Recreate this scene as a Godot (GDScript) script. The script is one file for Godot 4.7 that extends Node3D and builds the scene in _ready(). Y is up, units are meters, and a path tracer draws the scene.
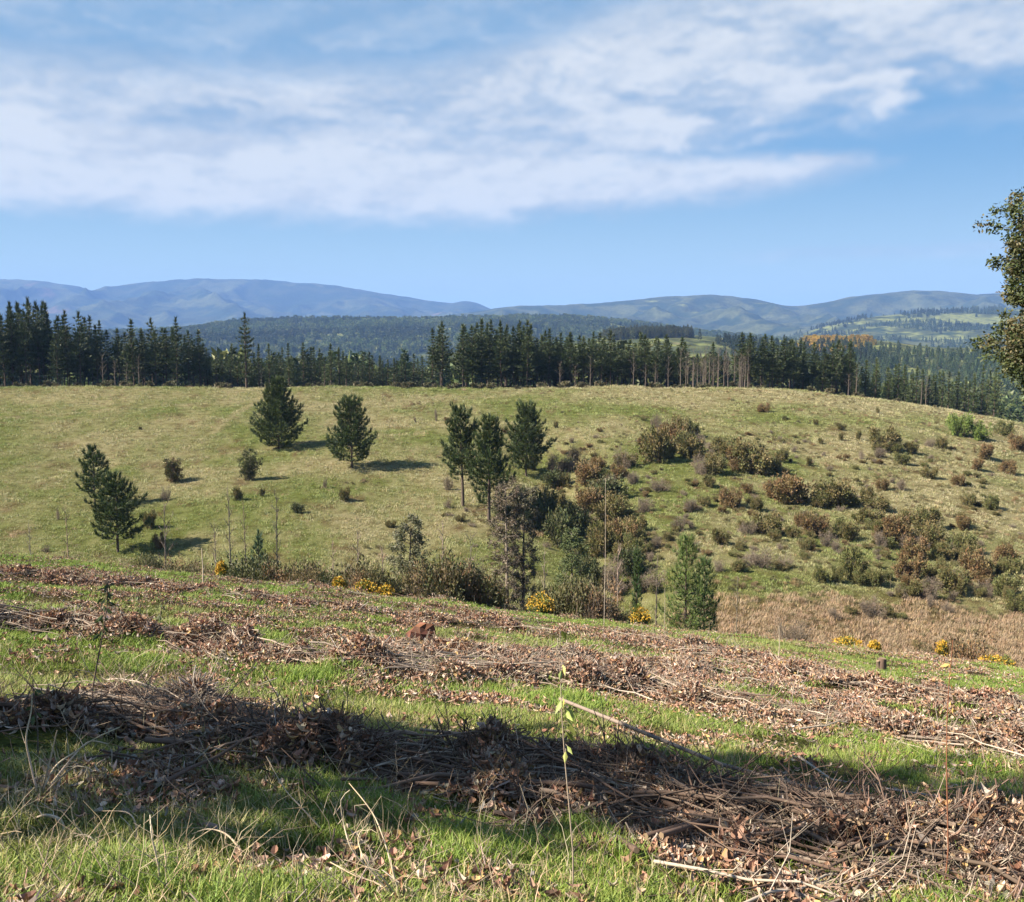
extends Node3D
# A gully of rough pasture seen from a slope of cut brush: grass hill with pines and shrubs, a line of plantation pines on its crest, hazy ranges far behind.

const EYE := Vector3(0.0, 1.7, 0.0)
const FOCAL := 967.0            # pixels
const PITCH := -5.96            # degrees
const CREST := 200.0            # metres to the crest of the hill across the gully

var rng := RandomNumberGenerator.new()
var n_low := FastNoiseLite.new()
var n_mid := FastNoiseLite.new()
var n_fine := FastNoiseLite.new()
var n_ridge := FastNoiseLite.new()
var cam_basis: Basis
var names := {}
var M := {}

# a map of how much cut brush lies on the near slope (0..1) and how high it lifts the ground
const LX0 := -34.0
const LZ0 := -4.0
const LSTEP := 0.2
const LNX := 340
const LNZ := 260
var brush := PackedFloat32Array()
var lift := PackedFloat32Array()


class Shape:
	var v := PackedVector3Array()
	var n := PackedVector3Array()
	var c := PackedColorArray()

	func tri(a: Vector3, b: Vector3, d: Vector3, col: Color, col2 = null) -> void:
		var nn := (d - a).cross(b - a).normalized()
		var top: Color = col if col2 == null else col2
		v.append(a); v.append(b); v.append(d)
		n.append(nn); n.append(nn); n.append(nn)
		c.append(col); c.append(col); c.append(top)

	func quad(a: Vector3, b: Vector3, d: Vector3, e: Vector3, col: Color) -> void:
		tri(a, b, d, col)
		tri(a, d, e, col)

	# a tapered tube through points; radii at both ends
	func tube(pts: PackedVector3Array, r0: float, r1: float, sides: int, col: Color, col2 = null) -> void:
		var k := pts.size()
		var end: Color = col if col2 == null else col2
		var rings: Array[PackedVector3Array] = []
		var up := Vector3(0.31, 0.17, 0.93)
		for i in k:
			var t: Vector3 = (pts[mini(i + 1, k - 1)] - pts[maxi(i - 1, 0)]).normalized()
			var a := t.cross(up)
			if a.length() < 0.05:
				a = t.cross(Vector3(1, 0, 0))
			a = a.normalized()
			var b := t.cross(a)
			var r := lerpf(r0, r1, float(i) / (k - 1))
			var ring := PackedVector3Array()
			for s in sides:
				var w := TAU * s / sides
				ring.append(pts[i] + (a * cos(w) + b * sin(w)) * r)
			rings.append(ring)
		for i in k - 1:
			var ca := col.lerp(end, float(i) / (k - 1))
			var cb := col.lerp(end, float(i + 1) / (k - 1))
			for s in sides:
				var s2 := (s + 1) % sides
				var p := [rings[i][s], rings[i + 1][s], rings[i + 1][s2], rings[i][s2]]
				var m0: Vector3 = (rings[i][s] - pts[i]).normalized()
				var m1: Vector3 = (rings[i][s2] - pts[i]).normalized()
				# clockwise seen from outside
				v.append(p[0]); v.append(p[1]); v.append(p[2])
				v.append(p[0]); v.append(p[2]); v.append(p[3])
				n.append(m0); n.append(m0); n.append(m1)
				n.append(m0); n.append(m1); n.append(m1)
				c.append(ca); c.append(cb); c.append(cb)
				c.append(ca); c.append(cb); c.append(ca)
		# a cap at the thick end
		var t0 := (pts[0] - pts[1]).normalized()
		for s in range(1, sides - 1):
			v.append(rings[0][0]); v.append(rings[0][s]); v.append(rings[0][s + 1])
			for q in 3:
				n.append(t0); c.append(col.lerp(Color(0.3, 0.22, 0.13), 0.4))

	func mesh(mat: Material) -> ArrayMesh:
		var a := []
		a.resize(Mesh.ARRAY_MAX)
		a[Mesh.ARRAY_VERTEX] = v
		a[Mesh.ARRAY_NORMAL] = n
		a[Mesh.ARRAY_COLOR] = c
		var m := ArrayMesh.new()
		m.add_surface_from_arrays(Mesh.PRIMITIVE_TRIANGLES, a)
		m.surface_set_material(0, mat)
		return m


# ------------------------------------------------------------------ naming
func numbered(called: String) -> String:
	var k: int = names.get(called, 0)
	names[called] = k + 1
	return called if k == 0 else "%s_%03d" % [called, k]

func tag(o: Node3D, label: String, category: String, group := "", kind := "") -> void:
	if label: o.set_meta("label", label)
	if category: o.set_meta("category", category)
	if group: o.set_meta("group", group)
	if kind: o.set_meta("kind", kind)

func thing(called: String, label: String, category: String, at: Vector3, turn := 0.0, group := "") -> Node3D:
	var o := Node3D.new()
	o.name = numbered(called)
	add_child(o)
	o.position = at
	o.rotation.y = turn
	tag(o, label, category, group)
	return o

func part(called: String, m: Mesh, parent: Node3D, mat: Material = null) -> MeshInstance3D:
	var o := MeshInstance3D.new()
	o.name = called
	o.mesh = m
	if mat: o.material_override = mat
	parent.add_child(o, true)
	return o

func structure(called: String, m: Mesh, label: String, category: String) -> MeshInstance3D:
	var o := MeshInstance3D.new()
	o.name = numbered(called)
	o.mesh = m
	add_child(o)
	tag(o, label, category, "", "structure")
	return o

func scatter(called: String, m: Mesh, where: Array, tints: PackedColorArray, parent: Node3D, label := "", category := "") -> MultiMeshInstance3D:
	var mm := MultiMesh.new()
	mm.transform_format = MultiMesh.TRANSFORM_3D
	mm.use_colors = true
	mm.mesh = m
	mm.instance_count = where.size()
	for i in where.size():
		mm.set_instance_transform(i, where[i])
		mm.set_instance_color(i, tints[i])
	var o := MultiMeshInstance3D.new()
	o.name = numbered(called) if parent == self else called
	o.multimesh = mm
	parent.add_child(o, true)
	tag(o, label, category, "", "stuff")
	return o

# ------------------------------------------------------------------ ground
func smooth_max(a: float, b: float, k: float) -> float:
	var h := clampf(0.5 + 0.5 * (a - b) / k, 0.0, 1.0)
	return lerpf(b, a, h) + k * h * (1.0 - h)

func soft_plus(x: float, k: float) -> float:
	return x if x > 6.0 * k else (0.0 if x < -6.0 * k else k * log(1.0 + exp(x / k)))

func bare_height(x: float, z: float) -> float:
	var d := -z
	var xs := 90.0 * tanh(x / 90.0)
	var hn := -0.226 * clampf(d, -120.0, 1e6) - 0.118 * xs
	hn += 0.10 * n_mid.get_noise_2d(x * 3.0, z * 3.0) * clampf(d / 6.0, 0.15, 1.0)
	var edge := 39.0 + 2.2 * n_low.get_noise_2d(x * 6.0, 40.0)
	hn -= 0.45 * soft_plus(d - edge, 1.4)
	if d < 20.0:
		return hn
	var fall := clampf(x - 45.0, 0.0, 60.0)
	var crest := -6.3 - 0.0020 * fall * fall - 0.2 * clampf(x - 105.0, 0.0, 120.0)
	crest += 0.5 * n_low.get_noise_2d(x * 1.6, 7.0)
	var hf := crest - 0.12 * (CREST - d)
	# a ravine runs down the slope to the gully
	var rx := lerpf(9.0, 3.0, clampf((d - 80.0) / 70.0, 0.0, 1.0))
	var rw := 1.0 - smoothstep(135.0, 165.0, d)
	hf -= 2.2 * rw * exp(-pow((x - rx) / 6.0, 2.0))
	hf += 1.1 * n_low.get_noise_2d(x * 1.3, z * 1.3) * (1.0 - 0.6 * smoothstep(150.0, 200.0, d))
	hf += 0.22 * n_mid.get_noise_2d(x, z)
	# falling away to the right, low down
	hf -= 0.05 * clampf(x - 30.0, 0.0, 80.0) * (1.0 - smoothstep(120.0, 190.0, d))
	if d > CREST:
		# rounded crest, then down to the valley
		var e := d - CREST
		var low := -40.0 + 5.0 * n_low.get_noise_2d(x * 0.16, z * 0.16) - 12.0 * smoothstep(4000.0, 9000.0, d)
		var down := hf - 0.12 * e - 0.0009 * pow(minf(e, 140.0), 2.0) - 0.24 * maxf(0.0, e - 140.0)
		hf = maxf(down, low) if d > 620.0 else smooth_max(down, low, 6.0)
	return smooth_max(hn, hf, 1.6)

func brush_at(x: float, z: float) -> float:
	var i := int((x - LX0) / LSTEP)
	var j := int((-z - LZ0) / LSTEP)
	return 0.0 if i < 0 or j < 0 or i >= LNX or j >= LNZ else brush[j * LNX + i]

func lift_at(x: float, z: float) -> float:
	var fx := (x - LX0) / LSTEP
	var fz := (-z - LZ0) / LSTEP
	var i := int(fx)
	var j := int(fz)
	if fx < 0 or fz < 0 or i >= LNX - 1 or j >= LNZ - 1 or lift.is_empty():
		return 0.0
	var a := lerpf(lift[j * LNX + i], lift[j * LNX + i + 1], fx - i)
	var b := lerpf(lift[(j + 1) * LNX + i], lift[(j + 1) * LNX + i + 1], fx - i)
	return lerpf(a, b, fz - j)

func height(x: float, z: float) -> float:
	var h := bare_height(x, z)
	if z > -48.0 and z < 4.0:
		h += lift_at(x, z)
	return h

# the direction through a pixel of the photograph, scaled to one metre of depth along -z
func ray(px: float, py: float) -> Vector3:
	var d := cam_basis * Vector3((px - 512.0) / FOCAL, -(py - 451.0) / FOCAL, -1.0)
	return d / -d.z

# the first point of the bare ground on that ray, from a depth on
func hit(px: float, py: float, from := 1.5) -> Vector3:
	var r := ray(px, py)
	var d := from
	var last := d
	while d < 900.0:
		var p := EYE + r * d
		if p.y < bare_height(p.x, p.z):
			break
		last = d
		d *= 1.012
	for k in 18:
		var m := (d + last) / 2.0
		var p := EYE + r * m
		if p.y < bare_height(p.x, p.z): d = m
		else: last = m
	var q := EYE + r * d
	return Vector3(q.x, height(q.x, q.z), q.z)

# a spot at a column of the photograph and a depth, and how tall a thing is there whose top shows at row py
func stand(px: float, depth: float) -> Vector3:
	var r := ray(px, 400.0)
	return Vector3(r.x * depth, height(r.x * depth, -depth), -depth)

func tall(at: Vector3, px: float, top: float) -> float:
	return EYE.y + ray(px, top).y * -at.z - at.y

# ------------------------------------------------------------------ materials
func noise_texture(freq: float, seed_: int, ramp: Array, size := 512, octaves := 5) -> NoiseTexture2D:
	var f := FastNoiseLite.new()
	f.seed = seed_
	f.frequency = freq
	f.noise_type = FastNoiseLite.TYPE_SIMPLEX_SMOOTH
	f.fractal_octaves = octaves
	var t := NoiseTexture2D.new()
	t.width = size; t.height = size
	t.seamless = true
	t.noise = f
	if ramp.size():
		var g := Gradient.new()
		g.offsets = PackedFloat32Array(range(ramp.size()).map(func(i): return float(i) / (ramp.size() - 1)))
		g.colors = PackedColorArray(ramp)
		t.color_ramp = g
	return t

func plain(rough: float, back = null) -> StandardMaterial3D:
	var m := StandardMaterial3D.new()
	m.vertex_color_use_as_albedo = true
	m.roughness = rough
	m.metallic_specular = 0.35
	if back != null:
		m.backlight_enabled = true
		m.backlight = back
	return m

func make_materials() -> void:
	M.ground = plain(0.95)
	M.ground.metallic_specular = 0.15
	M.ground.albedo_texture = noise_texture(0.035, 3, [Color(0.35, 0.34, 0.30), Color(0.74, 0.74, 0.70), Color(1, 1, 0.96)])
	M.ground.uv1_triplanar = true
	M.ground.uv1_world_triplanar = true
	M.ground.uv1_scale = Vector3.ONE * 0.4
	M.ground.detail_enabled = true
	M.ground.detail_blend_mode = BaseMaterial3D.BLEND_MODE_MUL
	M.ground.detail_uv_layer = BaseMaterial3D.DETAIL_UV_2
	M.ground.detail_albedo = noise_texture(0.02, 9, [Color(0.6, 0.56, 0.5), Color(0.9, 0.91, 0.84), Color(1, 1, 1)])
	M.ground.uv2_triplanar = true
	M.ground.uv2_world_triplanar = true
	M.ground.uv2_scale = Vector3.ONE * 0.043
	M.ground.heightmap_enabled = true
	M.ground.heightmap_texture = noise_texture(0.05, 21, [])
	M.ground.heightmap_scale = 9.0
	M.far = plain(0.95)
	M.far.metallic_specular = 0.1
	M.far.albedo_texture = noise_texture(0.05, 5, [Color(0.45, 0.45, 0.45), Color(0.85, 0.85, 0.85), Color(1, 1, 1)])
	M.far.uv1_triplanar = true
	M.far.uv1_world_triplanar = true
	M.far.uv1_scale = Vector3.ONE * 0.0016
	M.grass = plain(0.55, Color(0.55, 0.6, 0.3))
	M.dry = plain(0.8, Color(0.35, 0.33, 0.25))
	M.needle = plain(0.5, Color(0.26, 0.3, 0.16))
	M.leaf = plain(0.55, Color(0.5, 0.52, 0.35))
	M.dead_leaf = plain(0.7, Color(0.3, 0.25, 0.2))
	M.bark = plain(0.9)
	M.petal = plain(0.6, Color(0.5, 0.45, 0.1))

func vary(c: Color, amount: float) -> Color:
	var k := 1.0 + rng.randf_range(-amount, amount)
	return Color(c.r * k * (1.0 + rng.randf_range(-0.1, 0.1)), c.g * k, c.b * k * (1.0 + rng.randf_range(-0.12, 0.12)))

func any_dir() -> Vector3:
	var y := rng.randf_range(-1.0, 1.0)
	var a := rng.randf() * TAU
	var r := sqrt(1.0 - y * y)
	return Vector3(r * cos(a), y, r * sin(a))

# ------------------------------------------------------------------ plants
func tuft(st: Shape, at: Vector3, dir: Vector3, per: int, length: float, width: float, spread: float, col: Color) -> void:
	for k in per:
		var d := (dir + any_dir() * spread).normalized()
		var side := d.cross(any_dir())
		if side.length() < 0.1:
			side = d.cross(Vector3.UP)
		side = side.normalized() * width * 0.5
		var base := at + any_dir() * length * 0.12
		var l := length * rng.randf_range(0.7, 1.2)
		var cc := vary(col, 0.28)
		st.tri(base - side, base + side, base + d * l, cc)

# a pine: [trunk mesh, crown mesh]
func pine(H: float, R: float, bare: float, step: float, per: int, nl: float, nw: float, col: Color, opts := {}) -> Array:
	var wood := Shape.new()
	var crown := Shape.new()
	var bark := Color(0.085, 0.066, 0.052)
	var power: float = opts.get("power", 0.8)
	var lean := Vector3(rng.randf_range(-1, 1), 0, rng.randf_range(-1, 1)) * H * float(opts.get("lean", 0.012))
	var pts := PackedVector3Array()
	for i in 9:
		var t := i / 8.0
		pts.append(Vector3(0, H * t - 0.12 * (1.0 - t), 0) + lean * sin(t * 2.6) * t)
	wood.tube(pts, H * float(opts.get("stem", 0.016)) + 0.02, 0.012, 6, bark)
	var y := bare * H
	if bare > 0.12:     # dead snags under the living crown
		for i in int(bare * 22):
			var t := rng.randf_range(0.12, bare)
			var p := Vector3(0, H * t, 0)
			var a := rng.randf() * TAU
			var d := Vector3(cos(a), rng.randf_range(-0.3, 0.2), sin(a))
			wood.tube(PackedVector3Array([p, p + d * R * rng.randf_range(0.3, 0.8)]), 0.03, 0.01, 3, Color(0.13, 0.11, 0.095))
	var turn := rng.randf() * TAU
	var gap: float = opts.get("gap", 0.0)
	while y < H * 0.97:
		var t := y / H
		var u := (t - bare) / (1.0 - bare)
		var prof := pow(1.0 - u, power) * (0.55 + 0.45 * minf(1.0, u * 5.0))
		var nb := 5 + rng.randi() % 3
		var tier := rng.randf_range(0.74, 1.14)
		turn += 0.7
		for k in nb:
			if rng.randf() < gap:
				continue
			var L := R * prof * tier * rng.randf_range(0.6, 1.2) + 0.1 * R
			var a := turn + TAU * k / nb + rng.randf_range(-0.3, 0.3)
			var rise := lerpf(0.12, 0.95, u) + rng.randf_range(-0.12, 0.18)
			var out := Vector3(cos(a), 0, sin(a))
			var p0 := Vector3(0, y, 0) + lean * sin(t * 2.6) * t
			var mid := p0 + (out + Vector3.UP * rise * 0.6).normalized() * L * 0.55
			var tip := mid + (out + Vector3.UP * (rise + 0.55)).normalized() * L * 0.5
			wood.tube(PackedVector3Array([p0, mid, tip]), 0.012 * L + 0.012, 0.006, 3, bark)
			var across := out.cross(Vector3.UP)
			var s := 0.22 if u > 0.2 else 0.38
			while s <= 1.02:
				var q: Vector3 = p0.lerp(mid, s / 0.55) if s < 0.55 else mid.lerp(tip, (s - 0.55) / 0.45)
				var fwd := (tip - p0).normalized()
				var cc := vary(col, 0.2)
				tuft(crown, q, (fwd + Vector3.UP * 0.5).normalized(), per, nl, nw, 0.75, cc)
				var reach := L * 0.42 * (1.08 - s) + 0.05
				for e in [-1.0, 1.0]:
					var w := step * 0.7
					while w < reach:
						var qq: Vector3 = q + across * float(e) * w + fwd * w * 0.55 + Vector3.UP * rng.randf_range(-0.06, 0.14) * L
						tuft(crown, qq, (fwd * 0.7 + across * float(e) * 0.7 + Vector3.UP * 0.55).normalized(), per, nl, nw, 0.75, vary(col, 0.2))
						w += step
				s += step / maxf(L, step)
			for e in int(opts.get("shoots", 2)):
				tuft(crown, tip + any_dir() * nl * 0.3, (Vector3.UP + out * 0.35 + any_dir() * 0.2).normalized(), per, nl * 1.35, nw, 0.34, vary(col, 0.2))
		y += step * float(opts.get("whorl", 1.5)) * (1.0 - 0.35 * u)
	for i in 5:
		tuft(crown, Vector3(0, H * (0.95 + 0.012 * i), 0) + lean * sin(2.6), Vector3.UP, per, nl * 1.1, nw, 0.5, col)
	return [wood.mesh(M.bark), crown.mesh(M.needle)]

func leaf_quad(st: Shape, at: Vector3, dir: Vector3, length: float, width: float, col: Color) -> void:
	var side := dir.cross(any_dir())
	if side.length() < 0.1:
		side = dir.cross(Vector3.UP)
	side = side.normalized() * width * 0.5
	var nrm := side.cross(dir).normalized()
	var m := at + dir * length * 0.45 + nrm * length * 0.06
	st.tri(at, m - side, at + dir * length, col)
	st.tri(at, at + dir * length, m + side, col)

# a bush of many stems with clumped leaves: [stems mesh, foliage mesh]
func bush(R: float, H: float, stems: int, leaves: int, ll: float, lw: float, cols: Array, hollow := 0.25) -> Array:
	var wood := Shape.new()
	var fol := Shape.new()
	var clumps := PackedVector3Array()
	var lobes := []
	for i in 7:
		var la := TAU * i / 7.0 + rng.randf_range(-0.5, 0.5)
		var lr := R * rng.randf_range(0.15, 0.72)
		lobes.append([Vector3(cos(la) * lr, H * rng.randf_range(0.3, 0.72) * (1.1 - 0.4 * lr / R), sin(la) * lr), R * rng.randf_range(0.26, 0.46)])
	for i in stems:
		var lobe: Array = lobes[rng.randi() % 7]
		var top: Vector3 = lobe[0] + (any_dir() * Vector3(1, H / R * 0.8, 1) + Vector3.UP * 0.2) * float(lobe[1]) * rng.randf_range(0.5, 1.0)
		top.y = clampf(top.y, 0.1 * H, H)
		var foot := Vector3(top.x * 0.35, -0.08, top.z * 0.35)
		var mid := foot.lerp(top, 0.5) + any_dir() * R * 0.1
		wood.tube(PackedVector3Array([foot, mid, top]), 0.012 + 0.008 * R, 0.004, 3, vary(Color(0.17, 0.14, 0.11), 0.3))
		wood.tube(PackedVector3Array([mid, mid.lerp(top, 0.6) + any_dir() * R * 0.16, top + any_dir() * R * 0.22]), 0.008, 0.003, 3, vary(Color(0.17, 0.14, 0.11), 0.3))
		clumps.append(top)
		clumps.append(mid.lerp(top, rng.randf_range(0.3, 0.8)) + any_dir() * R * 0.14)
		if rng.randf() > hollow + 0.35:
			clumps.append(foot.lerp(mid, 0.8) + any_dir() * R * 0.2)
	for i in leaves:
		var k := rng.randi() % clumps.size()
		var p := clumps[k] + any_dir() * R * 0.2 * pow(rng.randf(), 0.6)
		p.y = maxf(p.y, 0.03)
		var out := (Vector3(p.x, 0.25 * H + p.y * 0.4, p.z) / maxf(R, 0.1) + any_dir() * 0.8).normalized()
		leaf_quad(fol, p, out, ll * rng.randf_range(0.7, 1.3), lw, vary(cols[k % cols.size()], 0.3))
	return [wood.mesh(M.bark), fol.mesh(M.leaf)]

# a broadleaf tree: [trunk mesh, crown mesh]; the crown fills an egg from lo to 1 of the height
func broadleaf(H: float, R: float, lo: float, limbs: int, leaves: int, ll: float, lw: float, cols: Array, bark: Color, egg := 0.8, clump := 0.22, forks := 5) -> Array:
	var wood := Shape.new()
	var fol := Shape.new()
	var pts := PackedVector3Array()
	var wob := Vector3(rng.randf_range(-1, 1), 0, rng.randf_range(-1, 1)) * R * 0.14
	for i in 8:
		var t := i / 7.0
		pts.append(Vector3(0, H * 0.93 * t - 0.15 * (1 - t), 0) + wob * sin(t * 4.0))
	wood.tube(pts, H * 0.014 + 0.03, 0.015, 7, bark)
	var tips := PackedVector3Array()
	for i in limbs:
		var t := lerpf(lo * 0.85, 0.93, (i + rng.randf()) / limbs)
		var p0 := Vector3(0, H * t, 0) + wob * sin(t * 3.7)
		var u := clampf((t - lo * 0.85) / (1.0 - lo * 0.85), 0.0, 1.0)
		var L := R * pow(sin(PI * clampf(0.12 + 0.86 * u, 0, 1)), egg) * rng.randf_range(0.6, 1.1)
		var a := i * 2.4 + rng.randf()
		var out := Vector3(cos(a), 0, sin(a))
		var mid := p0 + (out + Vector3.UP * rng.randf_range(0.1, 0.5)) * L * 0.55
		var tip := p0 + (out + Vector3.UP * rng.randf_range(0.25, 0.75)) * L
		wood.tube(PackedVector3Array([p0, mid, tip]), 0.02 * L + 0.012, 0.008, 4, bark)
		tips.append(tip)
		for k in forks:
			var b: Vector3 = mid.lerp(tip, rng.randf())
			var e := b + (any_dir() + out * 0.6 + Vector3.UP * 0.3) * L * 0.34
			wood.tube(PackedVector3Array([b, e]), 0.012, 0.004, 3, bark)
			tips.append(e)
	for i in leaves:
		var k := rng.randi() % tips.size()
		var p := tips[k] + any_dir() * R * clump * pow(rng.randf(), 0.6)
		var d := (any_dir() + Vector3(p.x, 0, p.z).normalized() * 0.5 + Vector3.DOWN * 0.25).normalized()
		leaf_quad(fol, p, d, ll * rng.randf_range(0.7, 1.3), lw, vary(cols[k % cols.size()], 0.3))
	return [wood.mesh(M.bark), fol.mesh(M.leaf)]

# a leafless tree: [trunk mesh, twigs mesh]
func bare_tree(H: float, R: float, branches: int, bark: Color, upright := 1.6) -> Array:
	var wood := Shape.new()
	var twig := Shape.new()
	wood.tube(PackedVector3Array([Vector3(0, -0.1, 0), Vector3(rng.randf_range(-0.1, 0.1), H * 0.5, rng.randf_range(-0.1, 0.1)), Vector3(0, H, 0)]), H * 0.009 + 0.008, 0.008, 5, bark)
	for i in branches:
		var t := lerpf(0.25, 0.96, (i + rng.randf()) / branches)
		var a := i * 2.4 + rng.randf()
		var p := Vector3(0, H * t, 0)
		var d := Vector3(cos(a), upright * rng.randf_range(0.6, 1.3), sin(a)).normalized()
		var L := R * rng.randf_range(0.7, 1.5) * (1.15 - 0.5 * t)
		var e := p + d * L
		twig.tube(PackedVector3Array([p, p.lerp(e, 0.5) + any_dir() * 0.05 * L, e]), 0.006 + H * 0.0022, 0.004, 3, bark)
		for k in 6:
			var b := p.lerp(e, rng.randf_range(0.3, 1.0))
			twig.tube(PackedVector3Array([b, b + (d + any_dir() * 0.7).normalized() * L * rng.randf_range(0.2, 0.5)]), 0.004 + H * 0.0009, 0.003, 3, vary(bark, 0.2))
	return [wood.mesh(M.bark), twig.mesh(M.bark)]

func plant(called: String, meshes: Array, labels: Array, at: Vector3, size: Vector3, turn: float, second := "crown", first := "trunk") -> Node3D:
	var o := thing(called, labels[0], labels[1], at, turn, labels[2] if labels.size() > 2 else "")
	o.scale = size
	part(first, meshes[0], o)
	part(second, meshes[1], o)
	return o

func copy_plant(source: Node3D, called: String, at: Vector3, size: Vector3, turn: float, labels := []) -> Node3D:
	var o := source.duplicate() as Node3D
	o.name = numbered(called)
	add_child(o)
	o.position = at
	o.rotation = Vector3(0, turn, 0)
	o.scale = size
	if labels.size():
		tag(o, labels[0], labels[1], labels[2] if labels.size() > 2 else "")
	return o

# ------------------------------------------------------------------ the scene
func _ready() -> void:
	rng.seed = 20240611
	n_low.seed = 11; n_low.frequency = 0.012; n_low.fractal_octaves = 3
	n_mid.seed = 12; n_mid.frequency = 0.11; n_mid.fractal_octaves = 4
	n_fine.seed = 13; n_fine.frequency = 0.6; n_fine.fractal_octaves = 3
	n_ridge.seed = 14; n_ridge.frequency = 0.001; n_ridge.fractal_octaves = 5
	n_ridge.fractal_type = FastNoiseLite.FRACTAL_RIDGED
	# camera, sky, sun, exposure
	var cam := Camera3D.new()
	cam.name = "camera"
	cam.fov = rad_to_deg(2.0 * atan(451.0 / FOCAL))
	cam.near = 0.05
	cam.far = 60000.0
	cam.position = EYE
	cam.rotation_degrees = Vector3(PITCH, 0, 0)
	add_child(cam)
	cam.current = true
	cam_basis = cam.basis
	var env := Environment.new()
	env.background_mode = Environment.BG_SKY
	env.tonemap_mode = Environment.TONE_MAPPER_LINEAR
	env.tonemap_exposure = 3.4
	env.sdfgi_enabled = true
	env.ssao_enabled = true
	env.ssil_enabled = true
	env.fog_enabled = true
	env.fog_density = 0.000078
	env.fog_light_color = Color(0.52, 0.70, 1.0)
	var sky := Sky.new()
	var pano := PanoramaSkyMaterial.new()
	pano.panorama = ImageTexture.create_from_image(sky_image())
	sky.sky_material = pano
	env.sky = sky
	var we := WorldEnvironment.new()
	we.name = "daylight"
	we.environment = env
	add_child(we)
	var sun := DirectionalLight3D.new()
	sun.name = "sun"
	sun.light_energy = 1.6
	sun.light_color = Color(1.0, 0.95, 0.87)
	sun.light_angular_distance = 0.53
	sun.shadow_enabled = true
	var el := deg_to_rad(41.0)
	var be := deg_to_rad(16.0)
	var towards := Vector3(cos(el) * cos(be), -sin(el), -cos(el) * sin(be))
	add_child(sun)
	sun.basis = Basis.looking_at(towards, Vector3.UP)
	# the place
	make_materials()
	lay_brush_map()
	# worn stock tracks on the slope across the gully
	for line in [[[150, 470], [185, 448], [225, 420], [262, 398], [300, 389]], [[60, 470], [150, 462], [240, 452], [330, 440], [420, 434]], [[-20, 420], [90, 412], [200, 404], [330, 398]]]:
		for i in line.size() - 1:
			var p := hit(line[i][0], line[i][1], 62.0)
			var q := hit(line[i + 1][0], line[i + 1][1], 62.0)
			tracks.append([Vector2(p.x, -p.z), Vector2(q.x, -q.z)])
	build_ground()
	build_ranges()
	print("ground ", Time.get_ticks_msec())
	build_crest_woods()
	build_hill_trees()
	build_hill_shrubs()
	print("hill ", Time.get_ticks_msec())
	build_gully()
	build_hill_grass()
	print("hill grass ", Time.get_ticks_msec())
	build_near_slope()
	build_foreground()
	print("done ", Time.get_ticks_msec())

# ------------------------------------------------------------------ sky
func sky_image() -> Image:
	var W := 2048
	var H := 1024
	var soft := FastNoiseLite.new()
	soft.seed = 71; soft.frequency = 0.9; soft.fractal_octaves = 6; soft.fractal_gain = 0.55
	var wisp := FastNoiseLite.new()
	wisp.seed = 77; wisp.frequency = 1.0; wisp.fractal_octaves = 5; wisp.fractal_gain = 0.6
	var data := PackedFloat32Array()
	data.resize(W * H * 3)
	for j in H:
		var e := 90.0 - (j + 0.5) * 180.0 / H
		var el := deg_to_rad(maxf(e, 0.0))
		var t := clampf(e / 90.0, 0.0, 1.0)
		# clear air: pale at the horizon, deeper above
		var clear := Vector3(0.19, 0.25, 0.24).lerp(Vector3(0.058, 0.132, 0.205), smoothstep(1.0, 13.0, e)).lerp(Vector3(0.022, 0.06, 0.145), pow(t, 0.8))
		for i in W:
			var col := clear
			if e > -1.0:
				var a := (i + 0.5) * 360.0 / W
				if a > 180.0: a -= 360.0
				var c := clouds(a, e, soft, wisp)
				var lit := Vector3(0.138, 0.163, 0.192).lerp(Vector3(0.242, 0.252, 0.256), clampf(c.y, 0.0, 1.0))
				col = clear.lerp(lit, clampf(c.x, 0.0, 0.95))
			var o := (j * W + i) * 3
			data[o] = col.x; data[o + 1] = col.y; data[o + 2] = col.z
	return Image.create_from_data(W, H, false, Image.FORMAT_RGBF, data.to_byte_array())

func bump(x: float, lo: float, hi: float, soft_lo: float, soft_hi: float) -> float:
	return smoothstep(lo - soft_lo, lo + soft_lo, x) * (1.0 - smoothstep(hi - soft_hi, hi + soft_hi, x))

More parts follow.
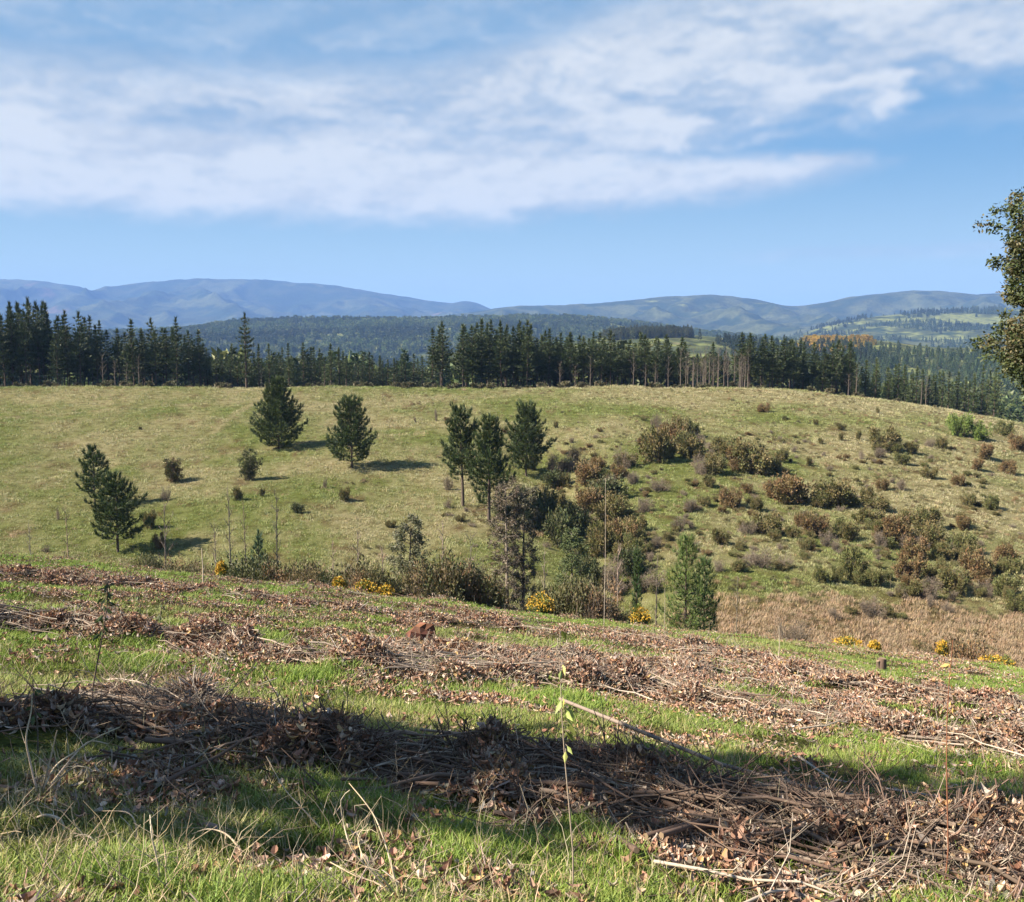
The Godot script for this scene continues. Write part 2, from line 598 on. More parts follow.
# (cover, brightness) of the cloud at an azimuth and elevation in degrees
func clouds(a: float, e: float, soft: FastNoiseLite, wisp: FastNoiseLite) -> Vector2:
	# noise is looked up on a round drum so that the sky closes behind the camera
	var ra := deg_to_rad(a)
	var dx := sin(ra) * 7.0
	var dz := cos(ra) * 7.0
	var q := e * 0.32
	var warp := soft.get_noise_3d(dx * 0.5, q * 0.7 + 9.0, dz * 0.5)
	var s1 := soft.get_noise_3d(dx * 0.8 + warp, q * 0.9 + warp * 0.8, dz * 0.8)
	var s2 := wisp.get_noise_3d(dx * 1.7 + warp * 1.5, q * 2.3 + 40.0 + warp * 2.0 - a * 0.012, dz * 1.7)
	var s3 := wisp.get_noise_3d(dx * 4.2, q * 6.0 + 80.0 + warp * 2.0 - a * 0.03, dz * 4.2)
	# inside the view: one long bank, with a spear pointing one way and a rising band above it
	var wob := s1 * 1.3 + s2 * 1.0
	var spear := bump(e + wob * 0.45, 7.6 + 0.085 * maxf(a, 0.0), 11.2 - 0.035 * a, 1.0, 0.6) * (1.0 - smoothstep(17.0, 22.5, a + s2 * 2.0 + absf(e - 10.2) * 2.2))
	var foot := 9.0 + 4.6 * smoothstep(-4.0, 27.0, a) + 0.6 * smoothstep(-4.0, -25.0, a)
	var top := 15.0 + 0.03 * (a + 28.0) + 4.5 * smoothstep(-8.0, 16.0, a)
	var bank := bump(e + wob * 0.9, foot, top, 1.6, 1.7)
	var veil := 0.42 * smoothstep(10.0, 17.0, e + s1 * 3.0)
	var streak := 0.42 * bump(e + s1 * 0.4, 5.1, 5.5, 0.4, 0.3) * bump(a + s2 * 5.0, 14.0, 34.0, 4.0, 4.0)
	streak += 0.25 * bump(e + s1 * 0.6 - 0.05 * (a - 20.0), 11.4, 12.3, 0.7, 0.5) * bump(a, 17.0, 44.0, 6.0, 6.0)
	var low := 0.12 * bump(e + s1 * 1.2, 0.8, 4.0, 1.0, 1.0)
	var own := maxf(maxf(spear * 0.97, bank * (0.88 + 0.30 * s2 + 0.3 * s1)), maxf(veil * (0.8 + 0.5 * s2), maxf(streak, low)))
	# elsewhere: the same kind of broken bands
	var other := clampf(smoothstep(-0.15, 0.45, s1 + 0.35 * s2 + 0.12 * sin(e * 0.35)) * 0.75, 0.0, 0.9) * smoothstep(2.0, 10.0, e)
	var w := (1.0 - smoothstep(34.0, 62.0, absf(a))) * (1.0 - smoothstep(22.0, 34.0, e))
	var cover := lerpf(other, own, w)
	cover *= 1.0 + 0.2 * s3 + 0.14 * s2
	var bright := 0.28 + 0.6 * lerpf(0.5, maxf(spear, bank * 0.6), w) + 0.8 * s1 + 0.5 * s2 + 0.3 * s3
	return Vector2(cover, bright)

# ------------------------------------------------------------------ ground
func build_ground() -> void:
	var nx := 620
	var nz := 640
	var a := 7.0
	var far := 14000.0
	var b := asinh(far / a)
	var xs := PackedFloat32Array()
	var zs := PackedFloat32Array()
	for i in nx:
		xs.append(a * sinh(b * (2.0 * i / (nx - 1) - 1.0)))
	var back := asinh(120.0 / a)
	for j in nz:
		zs.append(-a * sinh(lerpf(-back, b, float(j) / (nz - 1))))
	var v := PackedVector3Array()
	var n := PackedVector3Array()
	var c := PackedColorArray()
	v.resize(nx * nz); n.resize(nx * nz); c.resize(nx * nz)
	for j in nz:
		for i in nx:
			v[j * nx + i] = Vector3(xs[i], height(xs[i], zs[j]), zs[j])
	for j in nz:
		for i in nx:
			var k := j * nx + i
			var px := v[j * nx + mini(i + 1, nx - 1)] - v[j * nx + maxi(i - 1, 0)]
			var pz := v[mini(j + 1, nz - 1) * nx + i] - v[maxi(j - 1, 0) * nx + i]
			n[k] = px.cross(pz).normalized()
			if n[k].y < 0: n[k] = -n[k]
			c[k] = ground_color(v[k].x, v[k].z)
	var idx := PackedInt32Array()
	for j in nz - 1:
		for i in nx - 1:
			var k := j * nx + i
			idx.append_array(PackedInt32Array([k, k + nx, k + 1, k + 1, k + nx, k + nx + 1]))
	# z falls with j: clockwise from above
	var arr := []
	arr.resize(Mesh.ARRAY_MAX)
	arr[Mesh.ARRAY_VERTEX] = v
	arr[Mesh.ARRAY_NORMAL] = n
	arr[Mesh.ARRAY_COLOR] = c
	arr[Mesh.ARRAY_INDEX] = idx
	var m := ArrayMesh.new()
	m.add_surface_from_arrays(Mesh.PRIMITIVE_TRIANGLES, arr)
	m.surface_set_material(0, M.ground)
	structure("ground", m, "rough pasture falling to a gully and rising to a grassy crest", "ground")

var tracks := []

# how dry the turf is at a place, 0 green .. 1 straw
func dryness(x: float, z: float) -> float:
	var d := -z
	if d > 95.0 and d < 198.0 and x < 10.0:
		for t in tracks:
			if Geometry2D.get_closest_point_to_segment(Vector2(x, d), t[0], t[1]).distance_to(Vector2(x, d)) < 0.7:
				return 0.95
	var k := 0.42 + 1.0 * n_low.get_noise_2d(x * 2.2 + 50.0, z * 2.2) + 0.5 * n_mid.get_noise_2d(x * 0.6, z * 0.6)
	# straw along the upper left of the slope and along the crest, brown bracken on the gully floor to the right
	k += 0.38 * exp(-pow((x + 70.0) / 32.0, 2.0) - pow((d - 150.0) / 26.0, 2.0))
	k += 0.35 * exp(-pow((d - 193.0) / 10.0, 2.0)) * smoothstep(-40.0, -10.0, x)
	k += 0.3 * smoothstep(20.0, 60.0, x)
	k -= 0.25 * exp(-pow((x - 26.0) / 8.0, 2.0) - pow((d - 88.0) / 6.0, 2.0))
	return clampf(k, 0.0, 1.0)

func bracken(x: float, z: float) -> float:
	var d := -z
	return clampf(smoothstep(86.0, 78.0, d + 4.0 * n_low.get_noise_2d(x * 4.0, 3.0)) * smoothstep(12.0, 20.0, x) * 1.2, 0.0, 1.0) * smoothstep(44.0, 50.0, d)

func ground_color(x: float, z: float) -> Color:
	var d := -z
	var grain := n_mid.get_noise_2d(x * 2.0 + 7.0, z * 2.0)
	var fine := n_fine.get_noise_2d(x * 1.5, z * 1.5)
	if d < 46.0:
		var g := Color(0.13, 0.155, 0.045).lerp(Color(0.2, 0.16, 0.095), clampf(0.45 + grain, 0, 1))
		var soil := Color(0.11, 0.072, 0.052)
		return g.lerp(soil, clampf(brush_at(x, z) * 1.2 + 0.25 * fine, 0.0, 1.0))
	if d < 320.0:
		var k := clampf(dryness(x, z) + 0.5 * fine + 0.5 * grain, 0.0, 1.0)
		var col := Color(0.215, 0.245, 0.09).lerp(Color(0.42, 0.37, 0.25), k)
		# bare soil here and there
		col = col.lerp(Color(0.2, 0.13, 0.085), smoothstep(0.34, 0.5, n_mid.get_noise_2d(x * 1.1 + 200.0, z * 1.1)) * 0.8)
		col = col.lerp(Color(0.25, 0.175, 0.115), bracken(x, z))
		var wood := smoothstep(206.0, 214.0, d)
		return col.lerp(Color(0.07, 0.06, 0.035), wood)
	var f := n_low.get_noise_2d(x * 0.25, z * 0.25)
	var w := Color(0.04, 0.055, 0.024).lerp(Color(0.16, 0.15, 0.07), smoothstep(0.2, 0.4, f))
	return w

# ------------------------------------------------------------------ far ranges
func range_mesh(profile: Array, depth: float, front: float, foot: float, seed_: int, cols: Array, rough: float, nx := 260, nz := 70) -> ArrayMesh:
	# ridge line from the photograph's outline at that depth
	var rx := PackedFloat32Array()
	var ry := PackedFloat32Array()
	for p in profile:
		var r := ray(p[0], p[1])
		rx.append(r.x * depth)
		ry.append(EYE.y + r.y * depth)
	var x0 := rx[0]
	var x1 := rx[rx.size() - 1]
	var v := PackedVector3Array()
	var c := PackedColorArray()
	v.resize(nx * nz); c.resize(nx * nz)
	var f := FastNoiseLite.new()
	f.seed = seed_; f.frequency = 1.0 / (front * 0.42); f.fractal_octaves = 5
	f.fractal_type = FastNoiseLite.FRACTAL_RIDGED
	var g := FastNoiseLite.new()
	g.seed = seed_ + 5; g.frequency = 1.0 / (front * 0.2); g.fractal_octaves = 5
	for i in nx:
		var x := lerpf(x0, x1, float(i) / (nx - 1))
		var k := 0
		while k < rx.size() - 2 and rx[k + 1] < x: k += 1
		var u := clampf((x - rx[k]) / (rx[k + 1] - rx[k]), 0.0, 1.0)
		var crest := cubic_interpolate(ry[k], ry[k + 1], ry[maxi(k - 1, 0)], ry[mini(k + 2, ry.size() - 1)], u)
		for j in nz:
			var t := float(j) / (nz - 1) * 1.35          # 0 foot, 1 ridge, then down behind
			var d := depth - front * (1.0 - t)
			var rise := sin(clampf(t, 0, 1) * PI / 2.0) if t <= 1.0 else 1.0 - pow((t - 1.0) / 0.35, 2.0) * 0.7
			rise = lerpf(rise, t if t < 1.0 else rise, 0.35)
			var spur := f.get_noise_2d(x, d * 0.55) * 0.5 - 0.5
			var off := 1.0 - exp(-pow((t - 1.0) / 0.16, 2.0))
			var h := foot + (crest - foot) * rise * (1.0 + rough * spur * off) + (crest - foot) * 0.02 * g.get_noise_2d(x * 3.0, d * 3.0)
			v[j * nx + i] = Vector3(x, h, -d)
			var m := clampf(0.5 + 0.9 * g.get_noise_2d(x, d) + 0.35 * spur, 0.0, 0.999) * (cols.size() - 1)
			c[j * nx + i] = (cols[int(m)] as Color).lerp(cols[int(m) + 1], smoothstep(0.35, 0.65, m - int(m)))
	var n := PackedVector3Array()
	n.resize(nx * nz)
	for j in nz:
		for i in nx:
			var q := (v[j * nx + mini(i + 1, nx - 1)] - v[j * nx + maxi(i - 1, 0)]).cross(v[mini(j + 1, nz - 1) * nx + i] - v[maxi(j - 1, 0) * nx + i]).normalized()
			n[j * nx + i] = q if q.y > 0 else -q
	var idx := PackedInt32Array()
	for j in nz - 1:
		for i in nx - 1:
			var k := j * nx + i
			idx.append_array(PackedInt32Array([k, k + nx, k + 1, k + 1, k + nx, k + nx + 1]))
	var arr := []
	arr.resize(Mesh.ARRAY_MAX)
	arr[Mesh.ARRAY_VERTEX] = v
	arr[Mesh.ARRAY_NORMAL] = n
	arr[Mesh.ARRAY_COLOR] = c
	arr[Mesh.ARRAY_INDEX] = idx
	var m := ArrayMesh.new()
	m.add_surface_from_arrays(Mesh.PRIMITIVE_TRIANGLES, arr)
	m.surface_set_material(0, M.far)
	return m

# trees strewn over part of a range: a wood far away, read as one mass
func far_wood(m: ArrayMesh, count: int, tree: Mesh, size: float, called: String, label: String, category: String, keep: float, seed_: int, px := Vector2(-300, 1300), depth := Vector2(0, 1e6), tint := Color(1, 1, 1)) -> void:
	var arr := m.surface_get_arrays(0)
	var v: PackedVector3Array = arr[Mesh.ARRAY_VERTEX]
	var idx: PackedInt32Array = arr[Mesh.ARRAY_INDEX]
	var f := FastNoiseLite.new()
	f.seed = seed_; f.frequency = 0.003; f.fractal_octaves = 4
	var where := []
	var tints := PackedColorArray()
	var tries := 0
	while where.size() < count and tries < count * 60:
		tries += 1
		var k := (rng.randi() % (idx.size() / 3)) * 3
		var p0 := v[idx[k]]
		var col := 512.0 - FOCAL * p0.x / p0.z
		if col < px.x or col > px.y or -p0.z < depth.x or -p0.z > depth.y:
			continue
		var a := rng.randf()
		var b := rng.randf()
		if a + b > 1.0:
			a = 1.0 - a; b = 1.0 - b
		var p := p0 + (v[idx[k + 1]] - p0) * a + (v[idx[k + 2]] - p0) * b
		if f.get_noise_2d(p.x, p.z) > keep:
			continue
		var s := size * rng.randf_range(0.7, 1.2)
		where.append(Transform3D(Basis(Vector3.UP, rng.randf() * TAU).scaled(Vector3(s, s * rng.randf_range(0.85, 1.2), s)), p))
		var w := 1.0 + 0.9 * f.get_noise_2d(p.x * 0.8 + 900.0, p.z * 0.8)
		tints.append(vary(Color(w * tint.r, w * tint.g, w * tint.b), 0.2))
	scatter(called, tree, where, tints, self, label, category)

func small_conifer(dark := Color(0.052, 0.076, 0.031)) -> ArrayMesh:
	var st := Shape.new()
	st.tube(PackedVector3Array([Vector3(0, -0.05, 0), Vector3(0, 0.9, 0)]), 0.014, 0.004, 4, Color(0.1, 0.08, 0.06))
	for ring in 16:
		var u := ring / 16.0
		var r := 0.2 * pow(1.0 - u, 0.8) + 0.012
		for k in 9:
			var a := TAU * k / 9.0 + ring * 0.8 + rng.randf_range(-0.3, 0.3)
			var rr := r * rng.randf_range(0.6, 1.25)
			var p := Vector3(cos(a) * rr, 0.14 + u * 0.82 + rng.randf_range(-0.02, 0.02), sin(a) * rr)
			tuft(st, p * Vector3(0.6, 1, 0.6), Vector3(cos(a), 0.5, sin(a)).normalized(), 3, 0.05 + rr * 0.5, 0.035, 0.6, dark)
	return st.mesh(M.needle)

func small_round(green := Color(0.085, 0.11, 0.038)) -> ArrayMesh:
	var st := Shape.new()
	for i in 150:
		var d := any_dir()
		var p := Vector3(d.x * 0.4, 0.5 + d.y * 0.42, d.z * 0.4) * rng.randf_range(0.75, 1.08)
		tuft(st, p, d, 2, 0.17, 0.13, 0.9, green)
	return st.mesh(M.leaf)

func build_ranges() -> void:
	var dark := Color(0.035, 0.048, 0.026)
	var wood := Color(0.055, 0.068, 0.033)
	var field := Color(0.17, 0.19, 0.07)
	var cut := Color(0.13, 0.10, 0.07)
	var olive := Color(0.09, 0.1, 0.045)
	structure("mountains", range_mesh([[-700, 300], [-400, 287], [-200, 277], [0, 279], [50, 282], [75, 286], [95, 291], [110, 287], [140, 283], [200, 279], [280, 281], [340, 286], [380, 293], [420, 299], [450, 303], [468, 301], [495, 310], [560, 316], [700, 322], [1100, 318], [1700, 325]],
		10000.0, 4200.0, -60.0, 31, [dark, wood, dark, olive, wood, cut], 0.7, 620, 160), "long blue mountain range with a flat hazy top", "mountains")
	structure("hills", range_mesh([[-100, 340], [300, 330], [430, 318], [480, 311], [520, 306], [560, 305], [600, 303], [640, 299], [700, 295], [745, 298], [790, 306], [815, 304], [850, 297], [900, 292], [935, 291], [985, 294], [1100, 286], [1500, 292]],
		6500.0, 2700.0, -60.0, 32, [dark, wood, olive, dark, wood, field], 0.75, 520, 140), "rounded blue-green hills beyond the valley", "hills")
	var right := range_mesh([[640, 352], [760, 343], [800, 334], [835, 324], [870, 317], [930, 312], [1000, 309], [1200, 300], [1600, 306]],
		3600.0, 1300.0, -55.0, 33, [dark, wood, field, dark, olive, field], 0.25, 200, 60)
	structure("hills", right, "green wooded hill with pale clearings below the blue hills", "hills")
	var left := range_mesh([[-700, 330], [-300, 331], [0, 333], [100, 334], [190, 330], [240, 323], [330, 320], [400, 321], [480, 319], [530, 318], [580, 319], [640, 325], [700, 333], [790, 342], [900, 349]],
		3000.0, 1200.0, -55.0, 34, [dark, olive, wood, field, dark, wood], 0.22, 260, 60)
	structure("hills", left, "low forested hill in front of the long mountain range", "hills")
	var knoll := range_mesh([[440, 353], [540, 346], [590, 340], [620, 336], [690, 335], [740, 339], [810, 340], [870, 340], [930, 347], [1050, 350], [1300, 352]],
		1250.0, 420.0, -48.0, 35, [wood, olive, field, wood, Color(0.17, 0.14, 0.07)], 0.1, 140, 40)
	structure("hills", knoll, "pale grassy knoll behind the crest woods", "hills")
	var conifer := small_conifer()
	var round_tree := small_round()
	far_wood(right, 7000, conifer, 15.0, "far_forest", "dark plantation wood on the green hill with clearings", "forest", 0.0, 41)
	far_wood(left, 14000, conifer, 13.0, "far_forest", "wood covering the low hill before the mountain range", "forest", 0.3, 42, Vector2(-100, 1000))
	far_wood(left, 10000, round_tree, 13.0, "far_forest", "paler broadleaf wood on the low hill before the mountains", "forest", 0.5, 43, Vector2(-100, 1000))
	far_wood(knoll, 1000, conifer, 11.0, "far_forest", "strip of dark plantation along the top of the grassy knoll", "forest", 2.0, 44, Vector2(606, 690), Vector2(1190, 1330), Color(1.3, 1.0, 1.0))
	far_wood(knoll, 380, round_tree, 6.0, "far_scrub", "orange flowering scrub on the flank of the grassy knoll", "scrub", 2.0, 45, Vector2(805, 868), Vector2(1090, 1260), Color(3.0, 1.5, 0.66))
	far_wood(knoll, 900, conifer, 12.0, "far_forest", "scattered dark trees round the orange flowering scrub", "forest", 0.1, 46, Vector2(700, 1010), Vector2(800, 1150))
	var where := []
	var tints := PackedColorArray()
	# the wooded valley behind the crest
	var w2 := []
	var t2 := PackedColorArray()
	for i in 9000:
		var d := 300.0 * pow(8.0, rng.randf())
		var x := rng.randf_range(-0.65, 0.65) * d
		if n_low.get_noise_2d(x * 0.25, -d * 0.25) > 0.32:
			continue
		var s := rng.randf_range(10, 18)
		var tr := Transform3D(Basis(Vector3.UP, rng.randf() * TAU).scaled(Vector3(s, s * rng.randf_range(0.9, 1.2), s)), Vector3(x, height(x, -d), -d))
		var k := 1.0 + 0.5 * n_low.get_noise_2d(x * 0.5, d * 0.5)
		if rng.randf() < 0.82:
			where.append(tr); tints.append(vary(Color(k, k, k), 0.25))
		else:
			w2.append(tr); t2.append(vary(Color(k * 1.1, k, k), 0.3))
	scatter("valley_forest", conifer, where, tints, self, "dark conifer wood filling the valley behind the crest", "forest")
	scatter("valley_forest", round_tree, w2, t2, self, "broadleaf trees mixed through the valley wood", "forest")

# ------------------------------------------------------------------ woods along the crest
func build_crest_woods() -> void:
	var tall_label := ["dark pine in the tallest stand where the crest wood begins", "pine tree", "plantation pines along the crest"]
	var young_label := ["slim young pine in the low stretch behind the lone pointed pine", "pine tree", "plantation pines along the crest"]
	var kinds: Array[Node3D] = []
	var start := hit(20, 386, 150.0)
	var dark := Color(0.05, 0.068, 0.027)
	for i in 5:
		var m := pine(18.0, 3.0, [0.24, 0.14, 0.28, 0.08, 0.18][i], 0.8, 9, 0.85, 0.15, dark, {"power": 0.86, "gap": 0.2, "stem": 0.007, "lean": 0.02, "shoots": 0, "whorl": 1.45})
		kinds.append(plant("plantation_pine", m, tall_label, stand(14 + i * 9, 212 + i * 2), Vector3.ONE * rng.randf_range(0.95, 1.08), rng.randf() * TAU))
	var young: Array[Node3D] = []
	for i in 4:
		var m := pine(11.0, 1.9, [0.06, 0.04, 0.1, 0.08][i], 0.6, 8, 0.62, 0.13, dark.lerp(Color(0.08, 0.105, 0.04), i / 4.0), {"power": 0.95, "gap": 0.2, "shoots": 0})
		young.append(plant("plantation_pine", m, young_label, stand(205 + i * 14, 232), Vector3.ONE * rng.randf_range(0.8, 1.0), rng.randf() * TAU))
	# [columns, rows of trees, depth, spacing px, top row low..high, kind]
	var blocks := [
		[-20, 48, 3, 211, 11.0, 298, 318, 0], [48, 112, 3, 212, 13.0, 312, 332, 0], [118, 186, 3, 213, 11.0, 316, 336, 0], [186, 206, 2, 216, 11.0, 330, 346, 0],
		[205, 345, 3, 226, 11.0, 342, 360, 1], [340, 425, 3, 232, 10.0, 352, 366, 1],
		[430, 447, 2, 216, 14.0, 322, 334, 0], [462, 532, 4, 214, 9.5, 319, 336, 0], [530, 612, 4, 216, 10.5, 326, 344, 0], [612, 690, 3, 217, 11.0, 332, 352, 0],
		[740, 800, 3, 214, 10.5, 332, 348, 0], [796, 850, 3, 216, 10.0, 338, 356, 0], [846, 905, 3, 222, 11.0, 358, 374, 1], [900, 1000, 3, 232, 10.5, 366, 382, 1], [690, 745, 1, 240, 12.0, 342, 356, 0],
	]
	var stands := ["in the tallest stand where the crest wood begins", "in the thin stand with pale trunks showing", "in the stand beside the lone pointed pine", "at the low end of the tall stand", "in the low stretch behind the lone pointed pine", "in the lowest dark stretch of the crest wood", "in the pair standing clear above low wood", "in the dense stand with the highest tops mid-crest", "in the stand below the knoll's plantation strip", "in the stand next to the leafless poplars", "in the stand beyond the leafless poplars", "in the stand below the orange scrub", "in the lower wood where the crest falls", "in the wood behind the falling end of the crest", "behind the leafless poplars"]
	var at_block := -1
	for b in blocks:
		at_block += 1
		var words: Array = [("dark pine " if b[7] == 0 else "slim young pine ") + stands[at_block], "pine tree", "plantation pines along the crest"]
		for row in b[2]:
			var px: float = b[0] + rng.randf_range(0, b[4])
			while px < b[1]:
				var depth: float = b[3] + row * 6.5 + rng.randf_range(-2.0, 2.0)
				var at := stand(px, depth)
				var top: float = rng.randf_range(b[5], b[6]) + row * 1.5
				var h := clampf(tall(at, px, top), 5.0, 27.0)
				var wide := rng.randf_range(0.85, 1.15)
				if b[7] == 0:
					copy_plant(kinds[rng.randi() % 5], "plantation_pine", at, Vector3(wide, h / 18.0, wide), rng.randf() * TAU, words)
				else:
					copy_plant(young[rng.randi() % 4], "plantation_pine", at, Vector3(wide, h / 11.0, wide), rng.randf() * TAU, words)
				px += b[4] * rng.randf_range(0.65, 1.35)
	# two that stand out by themselves
	var lone := pine(15.0, 2.9, 0.06, 0.62, 9, 0.6, 0.12, dark, {"power": 0.85, "gap": 0.15, "shoots": 0, "whorl": 1.8})
	var at := stand(247, 209)
	var h := tall(at, 247, 314)
	plant("pine_tree", lone, ["tall pointed pine rising above the low stretch of crest wood", "pine tree"], at, Vector3(1.2, h / 15.0, 1.2), 0.4)
	at = stand(325, 203)
	copy_plant(young[2], "pine_tree", at, Vector3(0.7, 0.55, 0.7), 1.0, ["small lone pine just in front of the crest wood", "pine tree"])
	# leafless poplars
	var grey := Color(0.15, 0.125, 0.105)
	var poplars: Array[Node3D] = []
	var pl := ["leafless pale grey poplar in the gap of the crest wood", "bare tree", "leafless poplars on the crest"]
	for i in 3:
		poplars.append(plant("bare_poplar", bare_tree(10.0, 1.6, 15, grey, 2.0), pl, stand(700 + i * 9, 208), Vector3(1, rng.randf_range(0.8, 1.0), 1), rng.randf() * TAU, "twigs"))
	for i in 26:
		var px := rng.randf_range(676, 748)
		at = stand(px, rng.randf_range(205, 216))
		copy_plant(poplars[i % 3], "bare_poplar", at, Vector3(1, clampf(tall(at, px, rng.randf_range(342, 362)) / 10.0, 0.5, 1.2), 1), rng.randf() * TAU)
	for px in [848, 856, 921, 926, 560, 575, 590, 633, 645, 655, 668, 262, 104, 116, 128, 140]:
		at = stand(px, 209)
		copy_plant(poplars[px % 3], "bare_tree", at, Vector3(1, rng.randf_range(0.45, 0.75), 1), px, ["thin leafless tree at the foot of the crest pines", "bare tree", "leafless trees at the foot of the crest pines"])
	# brush along the foot of the wood
	var scrub := bush(1.3, 1.6, 22, 700, 0.3, 0.16, [Color(0.10, 0.09, 0.05), Color(0.07, 0.075, 0.035), Color(0.13, 0.11, 0.07)])
	var first: Node3D = null
	var lab := ["low scrubby bush at the foot of the crest wood", "bush", "bushes at the foot of the crest wood"]
	for i in 80:
		var px := rng.randf_range(0, 240) if i < 30 else rng.randf_range(240, 900)
		at = stand(px, rng.randf_range(204, 211))
		var s := rng.randf_range(0.4, 1.0)
		if first == null: first = plant("scrub_bush", scrub, lab, at, Vector3.ONE * s, 0.0, "foliage", "stems")
		else: copy_plant(first, "scrub_bush", at, Vector3(s * 1.3, s, s * 1.3), rng.randf() * TAU)

# ------------------------------------------------------------------ single trees on the slope
func build_hill_trees() -> void:
	var dark := Color(0.058, 0.08, 0.029)
	var spots := [
		[279, 449, 380, 50, "dense conical pine on the upper slope with a long shadow beside it"],
		[352, 468, 401, 48, "broad dark pine leaning above its round shadow on open grass"],
		[463, 506, 407, 44, "open-crowned pine with bare trunk at the head of the ravine"],
		[489, 522, 416, 42, "slim dark pine touching the open-crowned pine at the ravine"],
		[526, 476, 404, 44, "dense bushy pine behind the ravine shrubs"],
		[95, 505, 449, 36, "small pine on open grass behind a twin lower down the slope"],
		[118, 552, 475, 52, "larger of two small pines low on the open slope"],
	]
	var i := 0
	for s in spots:
		var at := hit(s[0], s[1], 70.0)
		var px_m: float = -at.z / FOCAL
		var h: float = tall(at, s[0], s[2])
		var r: float = s[3] * px_m * 0.5
		var opts := {"power": [0.85, 0.6, 0.55, 0.6, 0.6, 0.7, 0.75][i], "gap": [0.06, 0.08, 0.26, 0.2, 0.1, 0.24, 0.2][i], "lean": [0.01, 0.06, 0.03, 0.02, 0.02, 0.04, 0.03][i], "whorl": 1.6}
		var bare: float = [0.05, 0.1, 0.26, 0.18, 0.1, 0.12, 0.16][i]
		var m := pine(h, r * 1.25, bare, 0.42, 14, 0.5, 0.07, dark, opts)
		plant("pine_tree", m, [s[4], "pine tree"], at, Vector3.ONE, 0.0)
		i += 1

